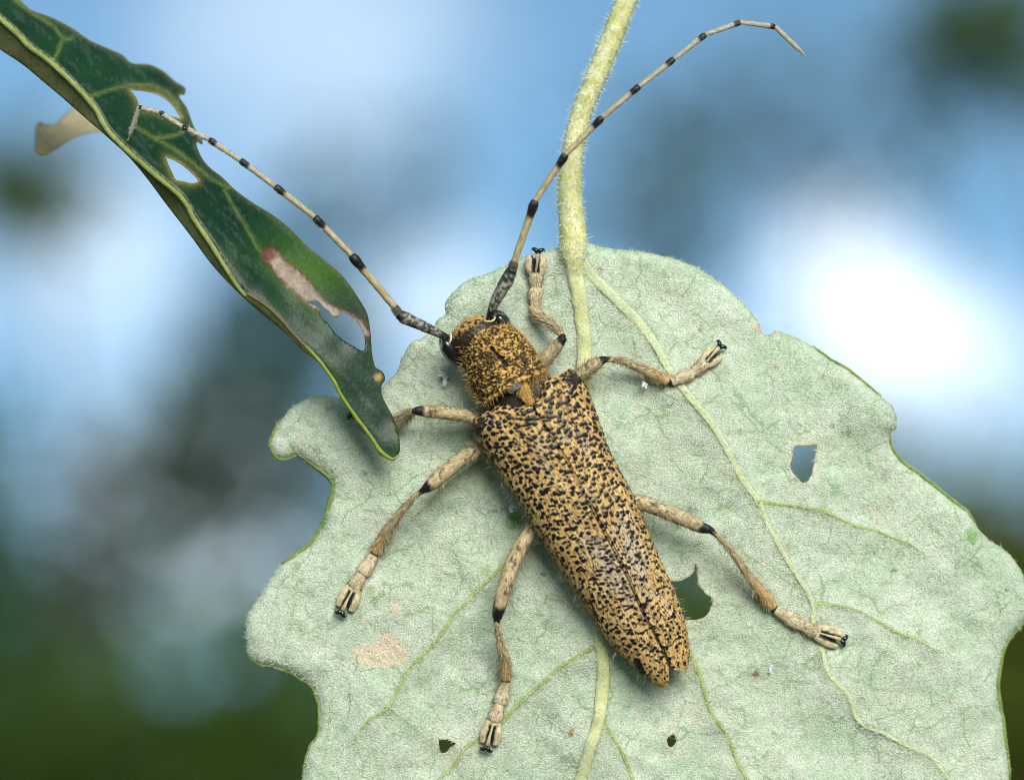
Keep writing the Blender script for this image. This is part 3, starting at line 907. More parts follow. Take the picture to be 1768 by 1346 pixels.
c = lerp(A([.11, .15, .025]), A([.27, .31, .11]), fbm(g[..., 0] / 14, g[..., 1] / 14, 131, 3))
dark.part('midrib', g.reshape(-1, 3), [f], MAT_VEIN, col=np.c_[c.reshape(-1, 3), np.ones(c.size // 3)])
q = A(RIDGE[18:] + [(680, 792), (687, 786)], float)
rr = np.interp(np.arange(len(q)), [0, 3, 9, 11], [3, 3.2, 3.6, 2])
dm = np.c_[q[:, 0], q[:, 1], dark_w(q[:, 0], q[:, 1])[0] - 1, rr]
g, nr, f, s, th = tube(dm, 110, 10, 1, True, .2, 133)
c = lerp(A([.12, .1, .05]), lerp(A([.13, .18, .02]), A([.24, .29, .05]), fbm(g[..., 0] / 8, g[..., 1] / 8, 134, 3)), sstep(.3, .4, s))
dark.part('margin', g.reshape(-1, 3), [f], MAT_VEIN, col=np.c_[c.reshape(-1, 3), np.ones(c.size // 3)])
# the tan lobe that curls back behind the fold
LOBE = dense([(62, 216), (66, 211), (82, 214), (99, 212), (107, 203), (125, 188), (150, 170), (190, 170), (215, 200), (195, 226), (166, 229), (140, 234), (114, 247), (94, 260), (73, 268), (64, 264), (61, 240)], 4)
lp = hex_points(55, 220, 165, 272, 6, LOBE, [])
v_, f_ = cdt(LOBE, [], lp)
ww = -250 - 60 * np.sin((v_[:, 0] - 60) / 90) + .5 * (v_[:, 1] - 215)
v3, ff, nf = sheet(v_, f_, ww, 5)
n1 = fbm(v_[:, 0] / 30, v_[:, 1] / 30, 140, 3)
c = lerp(A([.2, .2, .1]), A([.34, .3, .18]), n1)
c = lerp(c, A([.42, .3, .14]), sstep(100, 64, v_[:, 0]) * sstep(235, 262, v_[:, 1]))
dark.part('curled_lobe', v3, ff, MAT_DARK, col=np.c_[np.r_[c, c], np.ones(2 * nf)])

# ------------------------------------------------------------------ the beetle
beetle = Thing('longhorn_beetle', (1000, 850, 0), 'golden longhorn beetle with black dotted wing cases, standing on the pale leaf', 'beetle')
dvx, pvx, wvx = A([.456, .89, 0]), A([.89, -.456, 0]), A([0, 0, 1.0])
O = A([918.0, 690.0])


def ab(pts):
    q = A(pts, float) - O
    return q @ dvx[:2], q @ pvx[:2]


aL, bL = ab([(818, 725), (814, 744), (824, 763), (838, 786), (857, 810), (878, 848), (905, 884), (919, 910), (944, 949), (970, 989), (992, 1023), (1015, 1056), (1035, 1089), (1056, 1115), (1075, 1134), (1094, 1151), (1108, 1166), (1127, 1180), (1143, 1187)])
aR, bR = ab([(990, 641), (1002, 651), (1014, 670), (1026, 703), (1038, 736), (1052, 777), (1069, 810), (1085, 839), (1100, 870), (1114, 903), (1128, 938), (1144, 975), (1161, 1011), (1177, 1051), (1187, 1094), (1190, 1120), (1189, 1144), (1184, 1166)])
aS, bS = ab([(912, 692), (919, 706), (952, 758), (976, 796), (1004, 848), (1028, 893), (1053, 939), (1084, 999), (1108, 1056), (1132, 1099), (1149, 1132), (1156, 1153)])
fS = lambda a: np.interp(a, aS, bS)


def body_half(a):
    """cross-section over the whole length: centre, half width"""
    l = np.interp(a, aL, bL); r = np.interp(a, aR, bR)
    return (l + r) / 2, (r - l) / 2


def body_w0(a):
    return np.interp(a, [-30, 0, 120, 300, 450, 545], [52, 54, 56, 52, 46, 40])


def body_h(a):
    return np.interp(a, [-30, -12, 10, 60, 200, 330, 440, 500, 545], [34, 46, 53, 56, 55, 51, 42, 33, 22])


def elytron(sign):
    nS, nT = 640, 210
    s = np.linspace(0, 1, nS)[:, None]; t = np.linspace(0, 1, nT)[None, :]
    # base margin runs from the scutellum to the shoulder; tip is cut obliquely
    a0 = 2 - 20 * sstep(.03, .16, t) + 22 * sstep(.7, 1.0, t)
    if sign < 0:
        a1 = 540 + 4 * sstep(0, .2, t) - 24 * sstep(.4, 1, t)
    else:
        a1 = 528 + 12 * sstep(.1, .45, t) - 20 * sstep(.7, 1, t)
    a = a0 + (a1 - a0) * s
    c, hw = body_half(a)
    bs = fS(a)
    gap = sstep(512, 548, a) * (9 if sign < 0 else 10)
    gap = gap + .7 + 2.5 * sstep(16, 2, a)
    cs = np.clip((bs + sign * gap - c) / hw, -.98, .98)
    ths = np.arccos(cs)
    end = np.pi + .5 if sign < 0 else -.5
    th = ths + (end - ths) * (t ** .95)
    e = .82
    cc, ss = np.cos(th), np.sin(th)
    X = np.sign(cc) * np.abs(cc) ** e
    Z = np.sign(ss) * np.abs(ss) ** .9
    # shoulders: swollen knobs at the outer front corners
    b = c + hw * X
    h = body_h(a)
    wv = body_w0(a) + h * Z
    wv = wv + 5 * np.exp(-((a - 12) / 22) ** 2) * np.exp(-((X * sign - .75) / .22) ** 2)
    wv = wv - 2.4 * np.exp(-np.abs(b - bs) / 2.5) * sstep(-10, 40, a)            # seam groove
    wv = wv + 1.6 * np.exp(-((np.abs(b - bs) - 6) / 3) ** 2) * sstep(40, 120, a)
    wv = wv - 11 * sstep(16, 0, a - a0) ** 2                                    # front slope
    p = np.stack([O[0] + a * dvx[0] + b * pvx[0], O[1] + a * dvx[1] + b * pvx[1], wv], -1)
    p += ((fbm(a / 45, b / 30, 150 + sign, 3) - .5) * 3)[..., None] * wvx
    # surface coordinates
    Ac = np.cumsum(np.r_[np.zeros((1, nT)), np.linalg.norm(np.diff(p, axis=0), axis=-1)], 0)
    Bc = np.cumsum(np.c_[np.zeros((nS, 1)), np.linalg.norm(np.diff(p, axis=1), axis=-1)], 1)
    Ac = Ac + a0
    nrm = grid_normals(p)
    nrm *= np.where(nrm[..., 2:3].mean() < 0, -1, 1)
    # punctures
    sp = np.zeros((nS, nT)); hgt = np.zeros((nS, nT))
    wA = Ac + (fbm(Ac / 3.5, Bc / 3.5, 160, 2) - .5) * 2.4
    wB = Bc + (fbm(Ac / 3.5, Bc / 3.5, 170, 2) - .5) * 2.4
    step_a = (a1 - a0).mean() / nS
    for ar in np.arange(-18, 560, 10.4):
        for br in np.arange(3, 175, 10.2):
            pa = ar + rng.uniform(-4.4, 4.4) + (5.2 if int(br / 10.2) % 2 else 0)
            pb = br + rng.uniform(-3.8, 3.8)
            q = np.interp(pa, [-20, 100, 250, 420, 550], [.99, .98, .92, .86, .84])
            if rng.random() > q + (fbm(pa / 40, pb / 25, 180, 2) - .5) * .3:
                continue
            r = rng.uniform(2.3, 4.5) * np.interp(pa, [-20, 60, 180, 300, 550], [1.22, 1.17, 1.05, .95, .85])
            i0 = int(np.clip((pa + 18 - 44) / step_a, 0, nS)); i1 = int(np.clip((pa + 18 + 26) / step_a, 0, nS))
            if i1 - i0 < 2:
                continue
            bw_ = Bc[min((i0 + i1) // 2, nS - 1)]
            j0 = np.searchsorted(bw_, pb - 26); j1 = np.searchsorted(bw_, pb + 26)
            if j1 - j0 < 2:
                continue
            sub = np.s_[i0:i1, j0:j1]
            da, db = wA[sub] - pa, wB[sub] - pb
            if rng.random() < .22:            # runs together sideways
                L = rng.uniform(4, 11); tl = rng.uniform(-.45, .45)
                uu = np.clip(db * np.cos(tl) + da * np.sin(tl), -L * .5, L * .5)
                dist = np.hypot(db - uu * np.cos(tl), da - uu * np.sin(tl)); r *= .72
            else:
                dist = np.hypot(da * 1.05, db * .92)
            m_ = sstep(r + .7, r - .7, dist)
            sp[sub] = np.maximum(sp[sub], m_)
            hgt[sub] = np.maximum(hgt[sub], 1.5 * np.sqrt(np.clip(1 - (dist / (r + .3)) ** 2, 0, 1)))
    for k in range(1700):          # the finest punctures
        pa, pb, r = rng.uniform(60, 545), rng.uniform(2, 150), rng.uniform(.8, 1.5)
        i0 = int(np.clip((pa + 18 - 26) / step_a, 0, nS)); i1 = int(np.clip((pa + 18 + 10) / step_a, 0, nS))
        if i1 - i0 < 2:
            continue
        bw_ = Bc[min((i0 + i1) // 2, nS - 1)]
        j0 = np.searchsorted(bw_, pb - 6); j1 = np.searchsorted(bw_, pb + 6)
        if j1 - j0 < 2:
            continue
        sub = np.s_[i0:i1, j0:j1]
        sp[sub] = np.maximum(sp[sub], .9 * sstep(r + .5, r - .5, np.hypot((wA[sub] - pa) * .7, wB[sub] - pb)))
    rear = sstep(230, 430, Ac)
    verm = np.abs(fbm(Ac / 16, Bc / 13, 190 + sign, 3) - .5)
    vm = sstep(.03, .01, verm) * rear * sstep(.42, .55, fbm(Ac / 40, Bc / 30, 195, 2))
    sp = np.maximum(sp, vm * .95)
    sp = np.maximum(sp, sstep(2.0, .9, np.abs(b - bs)) * sstep(150, 260, a) * .9)         # dark seam
    if sign < 0:
        gx_, gy_ = p[..., 0], p[..., 1]
        sp = np.maximum(sp, sstep(8, 5, poly_dist(gx_ + 4 * (fbm(Ac / 4, Bc / 4, 7, 2) - .5), gy_, [(1100, 1142), (1104, 1152), (1109, 1162)])))
        sp = np.maximum(sp, sstep(3, 1.6, poly_dist(gx_ + 5 * (fbm(Ac / 4, Bc / 4, 8, 2) - .5), gy_, [(1020, 1038), (1026, 1056), (1033, 1070)])))
    # the shoulder knob is rubbed bare and black
    bare = np.exp(-((a - 2) / 20) ** 2 - ((X * sign - .92) / .2) ** 2)
    sp = np.maximum(sp, sstep(.45, .62, bare * .8 + (fbm(Ac / 7, Bc / 7, 199, 3) - .5) * .7) * .95)
    hgt = hgt * sstep(1.0, .97, s) * sstep(1.0, .95, t)
    p = p + nrm * (hgt + (fbm(Ac / 2.2, Bc / 2.2, 200, 2) - .5) * .5 * (1 - sp))[..., None]
    worn_sheen = np.exp(-((Bc - 26) / 26) ** 2) * sstep(40, 130, Ac) * sstep(500, 400, Ac) * sstep(.35, .6, fbm(Ac / 40, Bc / 22, 210, 3))  # grey sheen painted into the colour beside the seam, where hair is worn thin
    n1 = fbm(Ac / 26, Bc / 18, 215, 3); n2 = fbm(Ac / 9, Bc / 2.6, 217, 3)
    base = lerp(A([.35, .22, .075]), A([.535, .365, .155]), np.clip(.5 + (n1 - .5) * 1.4 + (n2 - .5) * 1.5, 0, 1))
    base = lerp(base, A([.37, .31, .23]), worn_sheen * .9)
    fine = sstep(.58, .68, fbm(Ac / 6, Bc / 1.8, 219, 2))  # fine dark hairs, with the shade between hairs painted in
    base = lerp(base, A([.06, .035, .015]), fine * .75)
    colr = lerp(base, A([.008, .007, .008]), sp)
    rough = np.clip(1 - sp, 0, 1)
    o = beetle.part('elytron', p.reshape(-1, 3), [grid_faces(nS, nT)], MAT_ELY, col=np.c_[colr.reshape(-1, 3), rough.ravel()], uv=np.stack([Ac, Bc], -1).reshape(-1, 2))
    # lying golden hair between the punctures
    cand = rng.integers(0, nS * nT, 15000)
    ahead = np.minimum(cand + 9 * nT, nS * nT - 1)
    keep = (sp.ravel()[cand] < .2) & (sp.ravel()[ahead] < .3) & (rng.random(15000) > .75 * worn_sheen.ravel()[cand])
    cand = cand[keep]
    P, N = p.reshape(-1, 3)[cand], nrm.reshape(-1, 3)[cand]
    fl = unit(np.gradient(p, axis=0)).reshape(-1, 3)[cand]
    d = unit(fl + N * .16 + rng.normal(size=P.shape) * .22)
    wd = unit(np.cross(d, N))
    v, f = hair_mesh(P + N * .1, d, wd, rng.uniform(4, 8, len(P)), rng.uniform(.5, .85, len(P)))
    tag(beetle.part('hair', v, f, MAT_GOLD, parent=o), kind='stuff')
    # fringe along the outer margin
    nfr = 420 if sign < 0 else 200
    ii = rng.integers(8, nS, nfr); jj = rng.integers(int(nT * .7), nT, nfr)
    P = p[ii, jj]
    outd = unit(pvx * sign + dvx * .35 + rng.normal(size=(nfr, 3)) * .35)
    v, f = hair_mesh(P, outd, rnd_perp(outd), rng.uniform(6, 17, nfr), rng.uniform(.55, .85, nfr), rng.normal(size=(nfr, 3)) * .3)
    tag(beetle.part('fringe_hair', v, f, MAT_GREYHAIR, parent=o), kind='stuff')
    return o


elytron(-1)
elytron(1)

# belly, waist and neck: one continuous body under the wing cases
aa = np.linspace(-150, 503, 120)
c_, hw_ = body_half(aa)
hwb = np.interp(aa, [-150, -120, -90, -40, -22, 0, 40, 300, 450, 528], [20, 40, 46, 52, 60, 72, 80, 72, 50, 14])
cb = np.interp(aa, [-150, -20, 0], [-2, -4, 0]) + np.where(aa > 0, c_, c_[np.argmin(np.abs(aa))]) * 1.0
zc = np.interp(aa, [-150, -60, 0, 300, 528], [42, 46, 50, 46, 40])
zh = np.interp(aa, [-150, -120, -60, -20, 0, 300, 450, 528], [14, 34, 40, 42, 40, 34, 24, 8])
th = np.linspace(0, 2 * np.pi, 48, endpoint=False)
bb = cb[:, None] + hwb[:, None] * np.cos(th)
ww = zc[:, None] + zh[:, None] * np.sin(th)
g = np.stack([O[0] + aa[:, None] * dvx[0] + bb * pvx[0], O[1] + aa[:, None] * dvx[1] + bb * pvx[1], ww], -1)
g[:, :, :] += ((fbm(aa[:, None] / 12, th[None] * 4, 230, 3) - .5) * 3)[..., None] * unit(g - g.mean(1, keepdims=True))
beetle.part('abdomen', g.reshape(-1, 3), [grid_faces(120, 48, True)], MAT_BELLY)

# pronotum
nS, nT = 300, 420
s = np.linspace(0, 1, nS)[:, None]; th = np.linspace(0, 2 * np.pi, nT, endpoint=False)[None]
Fp, Bp = A([832.0, 570.0]), A([884.0, 667.0])
hw = np.interp(s, [0, .03, .1, .3, .6, .85, .93, .97, 1], [36, 44, 49, 56.5, 63.5, 66, 67, 67, 56])
hh = np.interp(s, [0, .03, .1, .3, .6, .85, .93, .97, 1], [32, 41, 46, 52, 55, 55, 56, 56, 46])
cxy = Fp + (Bp - Fp) * np.clip((s - .02) / .96, -.02, 1.02)
axp = unit(np.r_[Bp - Fp, 0][None])[0]; prp = A([-axp[1], axp[0], 0]) * -1
w0 = 50 + 4 * s
bowr = 7 * np.cos(th) ** 2 * sstep(.8, 1, s) + 10 * np.cos(th) ** 2 * sstep(.25, 0, s)    # margins bow towards the sides
p = np.stack([cxy[:, :1] + hw * np.cos(th) * prp[0], cxy[:, 1:] + hw * np.cos(th) * prp[1], w0 + hh * np.sin(th)], -1) + (bowr * 1.0)[..., None] * axp
arc = th * 58; lon = s * 105
n1 = fbm(arc / 9 + 3, lon / 3.2, 240, 3); n2 = fbm(arc / 3.6, lon / 2.7, 243, 3); n3 = fbm(arc / 30, lon / 24, 246, 2)
# th wraps at 2 pi: the join lies on the right flank, hidden under the side
ridge = 1 - np.abs(n1 - .5) * 4
rel = (ridge - .5) * 1.7 + (n2 - .5) * 2.0
rel = rel * sstep(0, .08, s)
dark_ = sstep(.53, .45, n2 * .62 + n1 * .28 + n3 * .1 + .0) 
pit = np.zeros((nS, nT))
for k in range(900):
    pa, pl = rng.uniform(0, np.pi) * 58, rng.uniform(3, 100)
    r = rng.uniform(1.0, 1.9)
    i0, i1 = int(max(0, (pl - 5) / 105 * nS)), int(min(nS, (pl + 5) / 105 * nS))
    j0, j1 = int(max(0, (pa - 6) / 58 / 6.2832 * nT)), int(min(nT, (pa + 6) / 58 / 6.2832 * nT))
    dd = np.hypot(arc[:, j0:j1] - pa, lon[i0:i1] - pl)
    pit[i0:i1, j0:j1] = np.maximum(pit[i0:i1, j0:j1], sstep(r + .6, r - .6, dd))
black = np.maximum(dark_ * .9, pit)
dmid = poly_dist(p[..., 0] + (n2 - .5) * 6, p[..., 1], [(848, 601), (858, 610), (866, 620), (874, 629)])
groove = sstep(4.5, 1.5, dmid) * (np.sin(th) > .3)
black = np.maximum(black, groove)
black = np.maximum(black, .8 * sstep(20, 6, np.hypot(p[..., 0] - 846, p[..., 1] - 618)) * sstep(.42, .5, n2))
band = sstep(.035, .02, np.abs(s - .955 + 0 * th)) * 0 + sstep(.018, .008, np.abs(s - .90 + 0 * th + (n1 - .5) * .02)) * .85 + sstep(.03, .01, s + 0 * th - .0) * .8
black = np.maximum(black, band)
nrm = grid_normals(p, True)
cent = np.concatenate([cxy[:, None], np.full((nS, 1, 1), 52.0)], -1)
nrm *= np.sign((nrm * (p - cent)).sum(-1, keepdims=True))
p = p + nrm * (rel * 1.3 - pit * 1.4 - groove * 5)[..., None]
base = lerp(A([.3, .165, .035]), A([.5, .31, .09]), np.clip(.5 + (n1 - .5) * 2.2 + (n3 - .5), 0, 1))
cl_ = lerp(base, A([.01, .008, .007]), black)
pron = beetle.part('pronotum', p.reshape(-1, 3), [grid_faces(nS, nT, True)], MAT_PRON, col=np.c_[cl_.reshape(-1, 3), (1 - black * .75).ravel()])
ci = rng.integers(0, nS * nT, 1800)
ci = ci[(black.ravel()[ci] < .4) & (nrm.reshape(-1, 3)[ci, 2] > -.4)]
P, N = p.reshape(-1, 3)[ci], nrm.reshape(-1, 3)[ci]
mid_dir = unit(A([862, 622, 110.0]) - P)
d = unit(mid_dir * .6 + N * .2 + rng.normal(size=P.shape) * .4)
v, f = hair_mesh(P, d, unit(np.cross(d, N) + rng.normal(size=P.shape) * .2), rng.uniform(2.5, 5, len(P)), rng.uniform(.5, .9, len(P)))
tag(beetle.part('hair', v, f, MAT_GOLD, parent=pron), kind='stuff')
fi = rng.integers(0, nS * nT, 9000)
sel = np.abs(nrm.reshape(-1, 3)[fi, 2]) < .55
fi = fi[sel][:520]
P, N = p.reshape(-1, 3)[fi], nrm.reshape(-1, 3)[fi]
d = unit(N + rng.normal(size=P.shape) * .4 - axp * .25)
v, f = hair_mesh(P, d, rnd_perp(d), rng.uniform(6, 18, len(P)), rng.uniform(.5, .75, len(P)), rng.normal(size=P.shape) * .25)
tag(beetle.part('fringe_hair', v, f, MAT_GOLDFINE, parent=pron), kind='stuff')


jj = rng.integers(0, nT // 2, 350); ii = rng.integers(int(nS * .93), nS, 350)
P = p[ii, jj]; d = unit(axp * 1.0 + rng.normal(size=P.shape) * .4 + A([0, 0, -.2]))
v, f = hair_mesh(P, d, rnd_perp(d), rng.uniform(3, 8, 350), rng.uniform(.5, .9, 350))
tag(beetle.part('fringe_hair', v, f, MAT_GOLD, parent=pron), kind='stuff')


def ellipsoid(c, e1, e2, e3, n=48, m=64):
    u = np.linspace(0.001, np.pi - .001, n)[:, None]; v = np.linspace(0, 2 * np.pi, m, endpoint=False)[None]
    d = np.stack([np.cos(u) + 0 * v, np.sin(u) * np.cos(v), np.sin(u) * np.sin(v)], -1)
    g = A(c, float) + d[..., :1] * A(e1, float) + d[..., 1:2] * A(e2, float) + d[..., 2:] * A(e3, float)
    N = unit(d[..., :1] * unit(A(e1, float)) / np.linalg.norm(e1) + d[..., 1:2] * unit(A(e2, float)) / np.linalg.norm(e2) + d[..., 2:] * unit(A(e3, float)) / np.linalg.norm(e3))
    return g, N, grid_faces(n, m, True), d


# head: bent down, with kidney-shaped eyes, feeler sockets and jaws
hc = A([823.0, 586.0, 42.0])
g, N, f, d = ellipsoid(hc, axp * -38, prp * 50, A([-.05, -.1, 1.0]) * 47, 120, 200)
n1 = fbm(g[..., 0] / 6, g[..., 1] / 6 + g[..., 2] / 9, 260, 3); n2 = fbm(g[..., 0] / 18, g[..., 1] / 18, 262, 2)
g = g + N * ((n1 - .5) * 3)[..., None]
blk = sstep(.5, .38, n1 * .7 + n2 * .3)
# parting line and black band in front of the pronotum
xb = ((g[..., :2] - Fp) @ axp[:2])
blk = np.maximum(blk, sstep(-17, -9, xb + (n1 - .5) * 12) * .97)
cl_ = lerp(lerp(A([.32, .19, .045]), A([.48, .31, .09]), n2), A([.01, .008, .007]), blk)
head = beetle.part('head', g.reshape(-1, 3), [f], MAT_PRON, col=np.c_[cl_.reshape(-1, 3), (1 - blk * .7).ravel()])
P0 = rng.integers(0, g[..., 0].size, 800)
P, Nn = g.reshape(-1, 3)[P0], N.reshape(-1, 3)[P0]
d = unit(Nn * .5 - axp * .5 + rng.normal(size=P.shape) * .45)
v, f = hair_mesh(P, d, rnd_perp(d), rng.uniform(4, 11, len(P)), rng.uniform(.5, .8, len(P)), rng.normal(size=P.shape) * .2)
tag(beetle.part('hair', v, f, MAT_GOLDFINE, parent=head), kind='stuff')
for side_, cx_, L1, L2 in ((-1, (776, 603, 52), 32, 15), (1, (866, 556, 42), 25, 15)):
    g, N, f, d = ellipsoid(A(cx_, float), axp * L1 + A([0, 0, -6.0]), prp * L2, A([0, 0, 27.0]), 40, 56)
    bite = np.exp(-(((d[..., 0] + .75) / .35) ** 2 + ((d[..., 2] - .35) / .45) ** 2))      # notch round the feeler socket
    g = g - N * (bite * 6)[..., None]
    beetle.part('eye', g.reshape(-1, 3), [f], MAT_BLACK, parent=head)
for sgn in (-1, 1):     # jaws under the face
    q = [(816 + sgn * 16, 580 - sgn * 8, 8, 9), (812 + sgn * 11, 572 - sgn * 6, 2, 7), (811 + sgn * 2, 567, 0, 2.5)]
    g, N, f, s_, t_ = tube(q, 14, 10, .8)
    beetle.part('jaw', g.reshape(-1, 3), [f], MAT_BLACK, parent=head)


def socket(cx_, ax, R, r):
    ax = unit(A(ax, float)); s1 = unit(np.cross(ax, [0, 0, 1.0])); s2 = np.cross(ax, s1)
    u = np.linspace(0, 2 * np.pi, 28, endpoint=False)[:, None]; v = np.linspace(0, 2 * np.pi, 10, endpoint=False)[None]
    ring = s1 * np.cos(u)[..., None] + s2 * np.sin(u)[..., None]
    g = A(cx_, float) + ring * (R + r * np.cos(v))[..., None] + ax * (r * np.sin(v))[..., None]
    fcs = grid_faces(28, 10, True)
    lastrow = np.stack([27 * 10 + np.arange(10), np.arange(10), (np.arange(10) + 1) % 10, 27 * 10 + (np.arange(10) + 1) % 10], 1)
    beetle.part('feeler_socket', g.reshape(-1, 3), [np.r_[fcs, lastrow]], MAT_CREAM, parent=head)


socket((774, 586, 70), (-.85, -.3, .45), 9.5, 1.7)
socket((845, 550, 68), (-.1, -.85, .5), 9.5, 1.6)
# scutellum and the bare grey film in front of it
u, v_ = np.meshgrid(np.linspace(0, 1, 40), np.linspace(-1, 1, 40), indexing='ij')
hwid = 11 * np.sqrt(np.clip(1 - (u * .98) ** 2.4, 0, 1))
q = A([894, 652]) + (u * 48)[..., None] * dvx[:2] + (v_ * hwid)[..., None] * pvx[:2]
zz = 96 + 8 * u - 3.0 * v_ * v_ + (fbm(u * 5, v_ * 14, 280, 3) - .5) * 2
g = np.concatenate([q, zz[..., None]], -1)
n1 = fbm(u * 3, v_ * 9, 280, 3)
cl_ = lerp(A([.12, .06, .012]), A([.52, .33, .09]), np.clip((n1 - .25) * 1.8, 0, 1)).reshape(-1, 3)
gt = g.reshape(-1, 3); ft = grid_faces(40, 40)
scut = beetle.part('scutellum', np.r_[gt, gt - [0, 0, 9]], [ft, ft[:, ::-1] + len(gt)], MAT_PRON, col=np.c_[np.r_[cl_, cl_], np.ones(2 * len(cl_))])
b_ = gt[rng.integers(len(gt) // 3, len(gt), 500)] + rng.normal(size=(500, 3)) * [2.5, 2.5, .3]
d = unit(dvx * .8 + rng.normal(size=b_.shape) * .35 + A([0, 0, .35]))
v, f = hair_mesh(b_, d, rnd_perp(d), rng.uniform(4, 9, 500), rng.uniform(.6, 1.0, 500))
tag(beetle.part('hair', v, f, MAT_GOLD, parent=scut), kind='stuff')
ur, ut = np.meshgrid(np.linspace(0, 1, 10), np.linspace(0, 2 * np.pi, 40, endpoint=False), indexing='ij')
rg = 1 + .35 * (fbm(np.cos(ut) * 2.2 + 5, np.sin(ut) * 2.2, 292, 3) - .5) * 2
u, v_ = ur * np.cos(ut) * rg, ur * np.sin(ut) * rg
q = A([888, 668]) + (u * 14)[..., None] * pvx[:2] + (v_ * 6.5 + u * u * 2)[..., None] * dvx[:2]
zz = 107.5 - 3 * v_ - 6 * u * u + (fbm(u * 4, v_ * 4, 290, 2) - .5) * 2
gt = np.concatenate([q, zz[..., None]], -1).reshape(-1, 3); gb = gt - [0, 0, 2.0]
ft = grid_faces(10, 40, True)
film = beetle.part('neck_film', np.r_[gt, gb], [ft, ft[:, ::-1] + len(gt)], MAT_FILM)
# tufts of pale hair round the neck
ang = rng.uniform(0, np.pi, 2000)
ax_ = rng.uniform(-38, -14, 2000)
bbn = np.cos(ang) * 50 - 4
P = np.stack([O[0] + ax_ * dvx[0] + bbn * pvx[0], O[1] + ax_ * dvx[1] + bbn * pvx[1], 48 + 41 * np.sin(ang)], -1)
d = unit(dvx * .7 + rng.normal(size=P.shape) * .5 + A([0, 0, .5]))
v, f = hair_mesh(P, d, rnd_perp(d), rng.uniform(4, 9, 2000), rng.uniform(.5, .9, 2000))
tag(beetle.part('neck_hair', v, f, [MAT_GOLD, MAT_DARKHAIR], matidx=np.tile((rng.random(2000) < .55).astype(int), 2)), kind='stuff')

TANC, TANL, ORG, BLK = A([.33, .255, .135]), A([.47, .385, .23]), A([.42, .22, .05]), A([.009, .009, .009])


def limb_color(s, n, black0=None, black1=None, orange=None, base0=TANC, base1=TANL, jag=.03):
    c = lerp(base0, base1, np.clip(.5 + (n - .5) * 1.8, 0, 1))
    k = np.zeros_like(s)
    if orange:
        c = lerp(c, ORG, sstep(orange[0], orange[1], s) * .6)
    if black0:
        k = np.maximum(k, sstep(black0 + jag, black0 - jag, s + (n - .5) * jag * 3))
    if black1:
        k = np.maximum(k, sstep(black1 - jag, black1 + jag, s + (n - .5) * jag * 3))
    return lerp(c, BLK, k), k


def limb_hair(parent, parts, short, long_, mat=None):
    V, F, off = [[], []], None, 0
    vs, f4, f3 = [], [], []
    for pi_, (g, N, s, keep) in enumerate(parts):
        kf = 1.0 if pi_ < 2 else .3
        gf, Nf, sf = g.reshape(-1, 3), N.reshape(-1, 3), s.ravel()
        T = unit(np.gradient(g, axis=0)).reshape(-1, 3)
        for n, lmin, lmax, lean, wd0, wd1 in ((short, 4, 8, .35, .7, 1.1), (long_ * (1.1 if pi_ < 2 else .4), 8, 17, 1.1, .6, .9)):
            i = rng.integers(0, len(gf), int(n * kf))
            i = i[(sf[i] > keep[0]) & (sf[i] < keep[1])]
            P, Nn, TT = gf[i], Nf[i], T[i]
            d = unit(TT * .8 + Nn * lean + rng.normal(size=P.shape) * .3)
            v, fs = hair_mesh(P, d, unit(np.cross(d, Nn) + rng.normal(size=P.shape) * .3), rng.uniform(lmin, lmax, len(P)), rng.uniform(wd0, wd1, len(P)), TT * .2)
            vs.append(v); f4.append(fs[0] + off); f3.append(fs[1] + off); off += len(v)
    F4, F3 = np.concatenate(f4), np.concatenate(f3)
    hm = (rng.random(len(F4)) < .3).astype(int)
    tag(beetle.part('hair', np.concatenate(vs), [F4, F3], [MAT_TANHAIR, MAT_DARKHAIR], parent=parent, matidx=np.r_[hm, hm]), kind='stuff')


def flow(s, th, L, r):
    return np.stack([s * L, th * r], -1).reshape(-1, 2)


def surf(pts):
    """heights are given above the leaf: add the leaf's own height"""
    p = A(pts, float).copy()
    p[:, 2] += leaf_w(p[:, 0], p[:, 1])
    return p


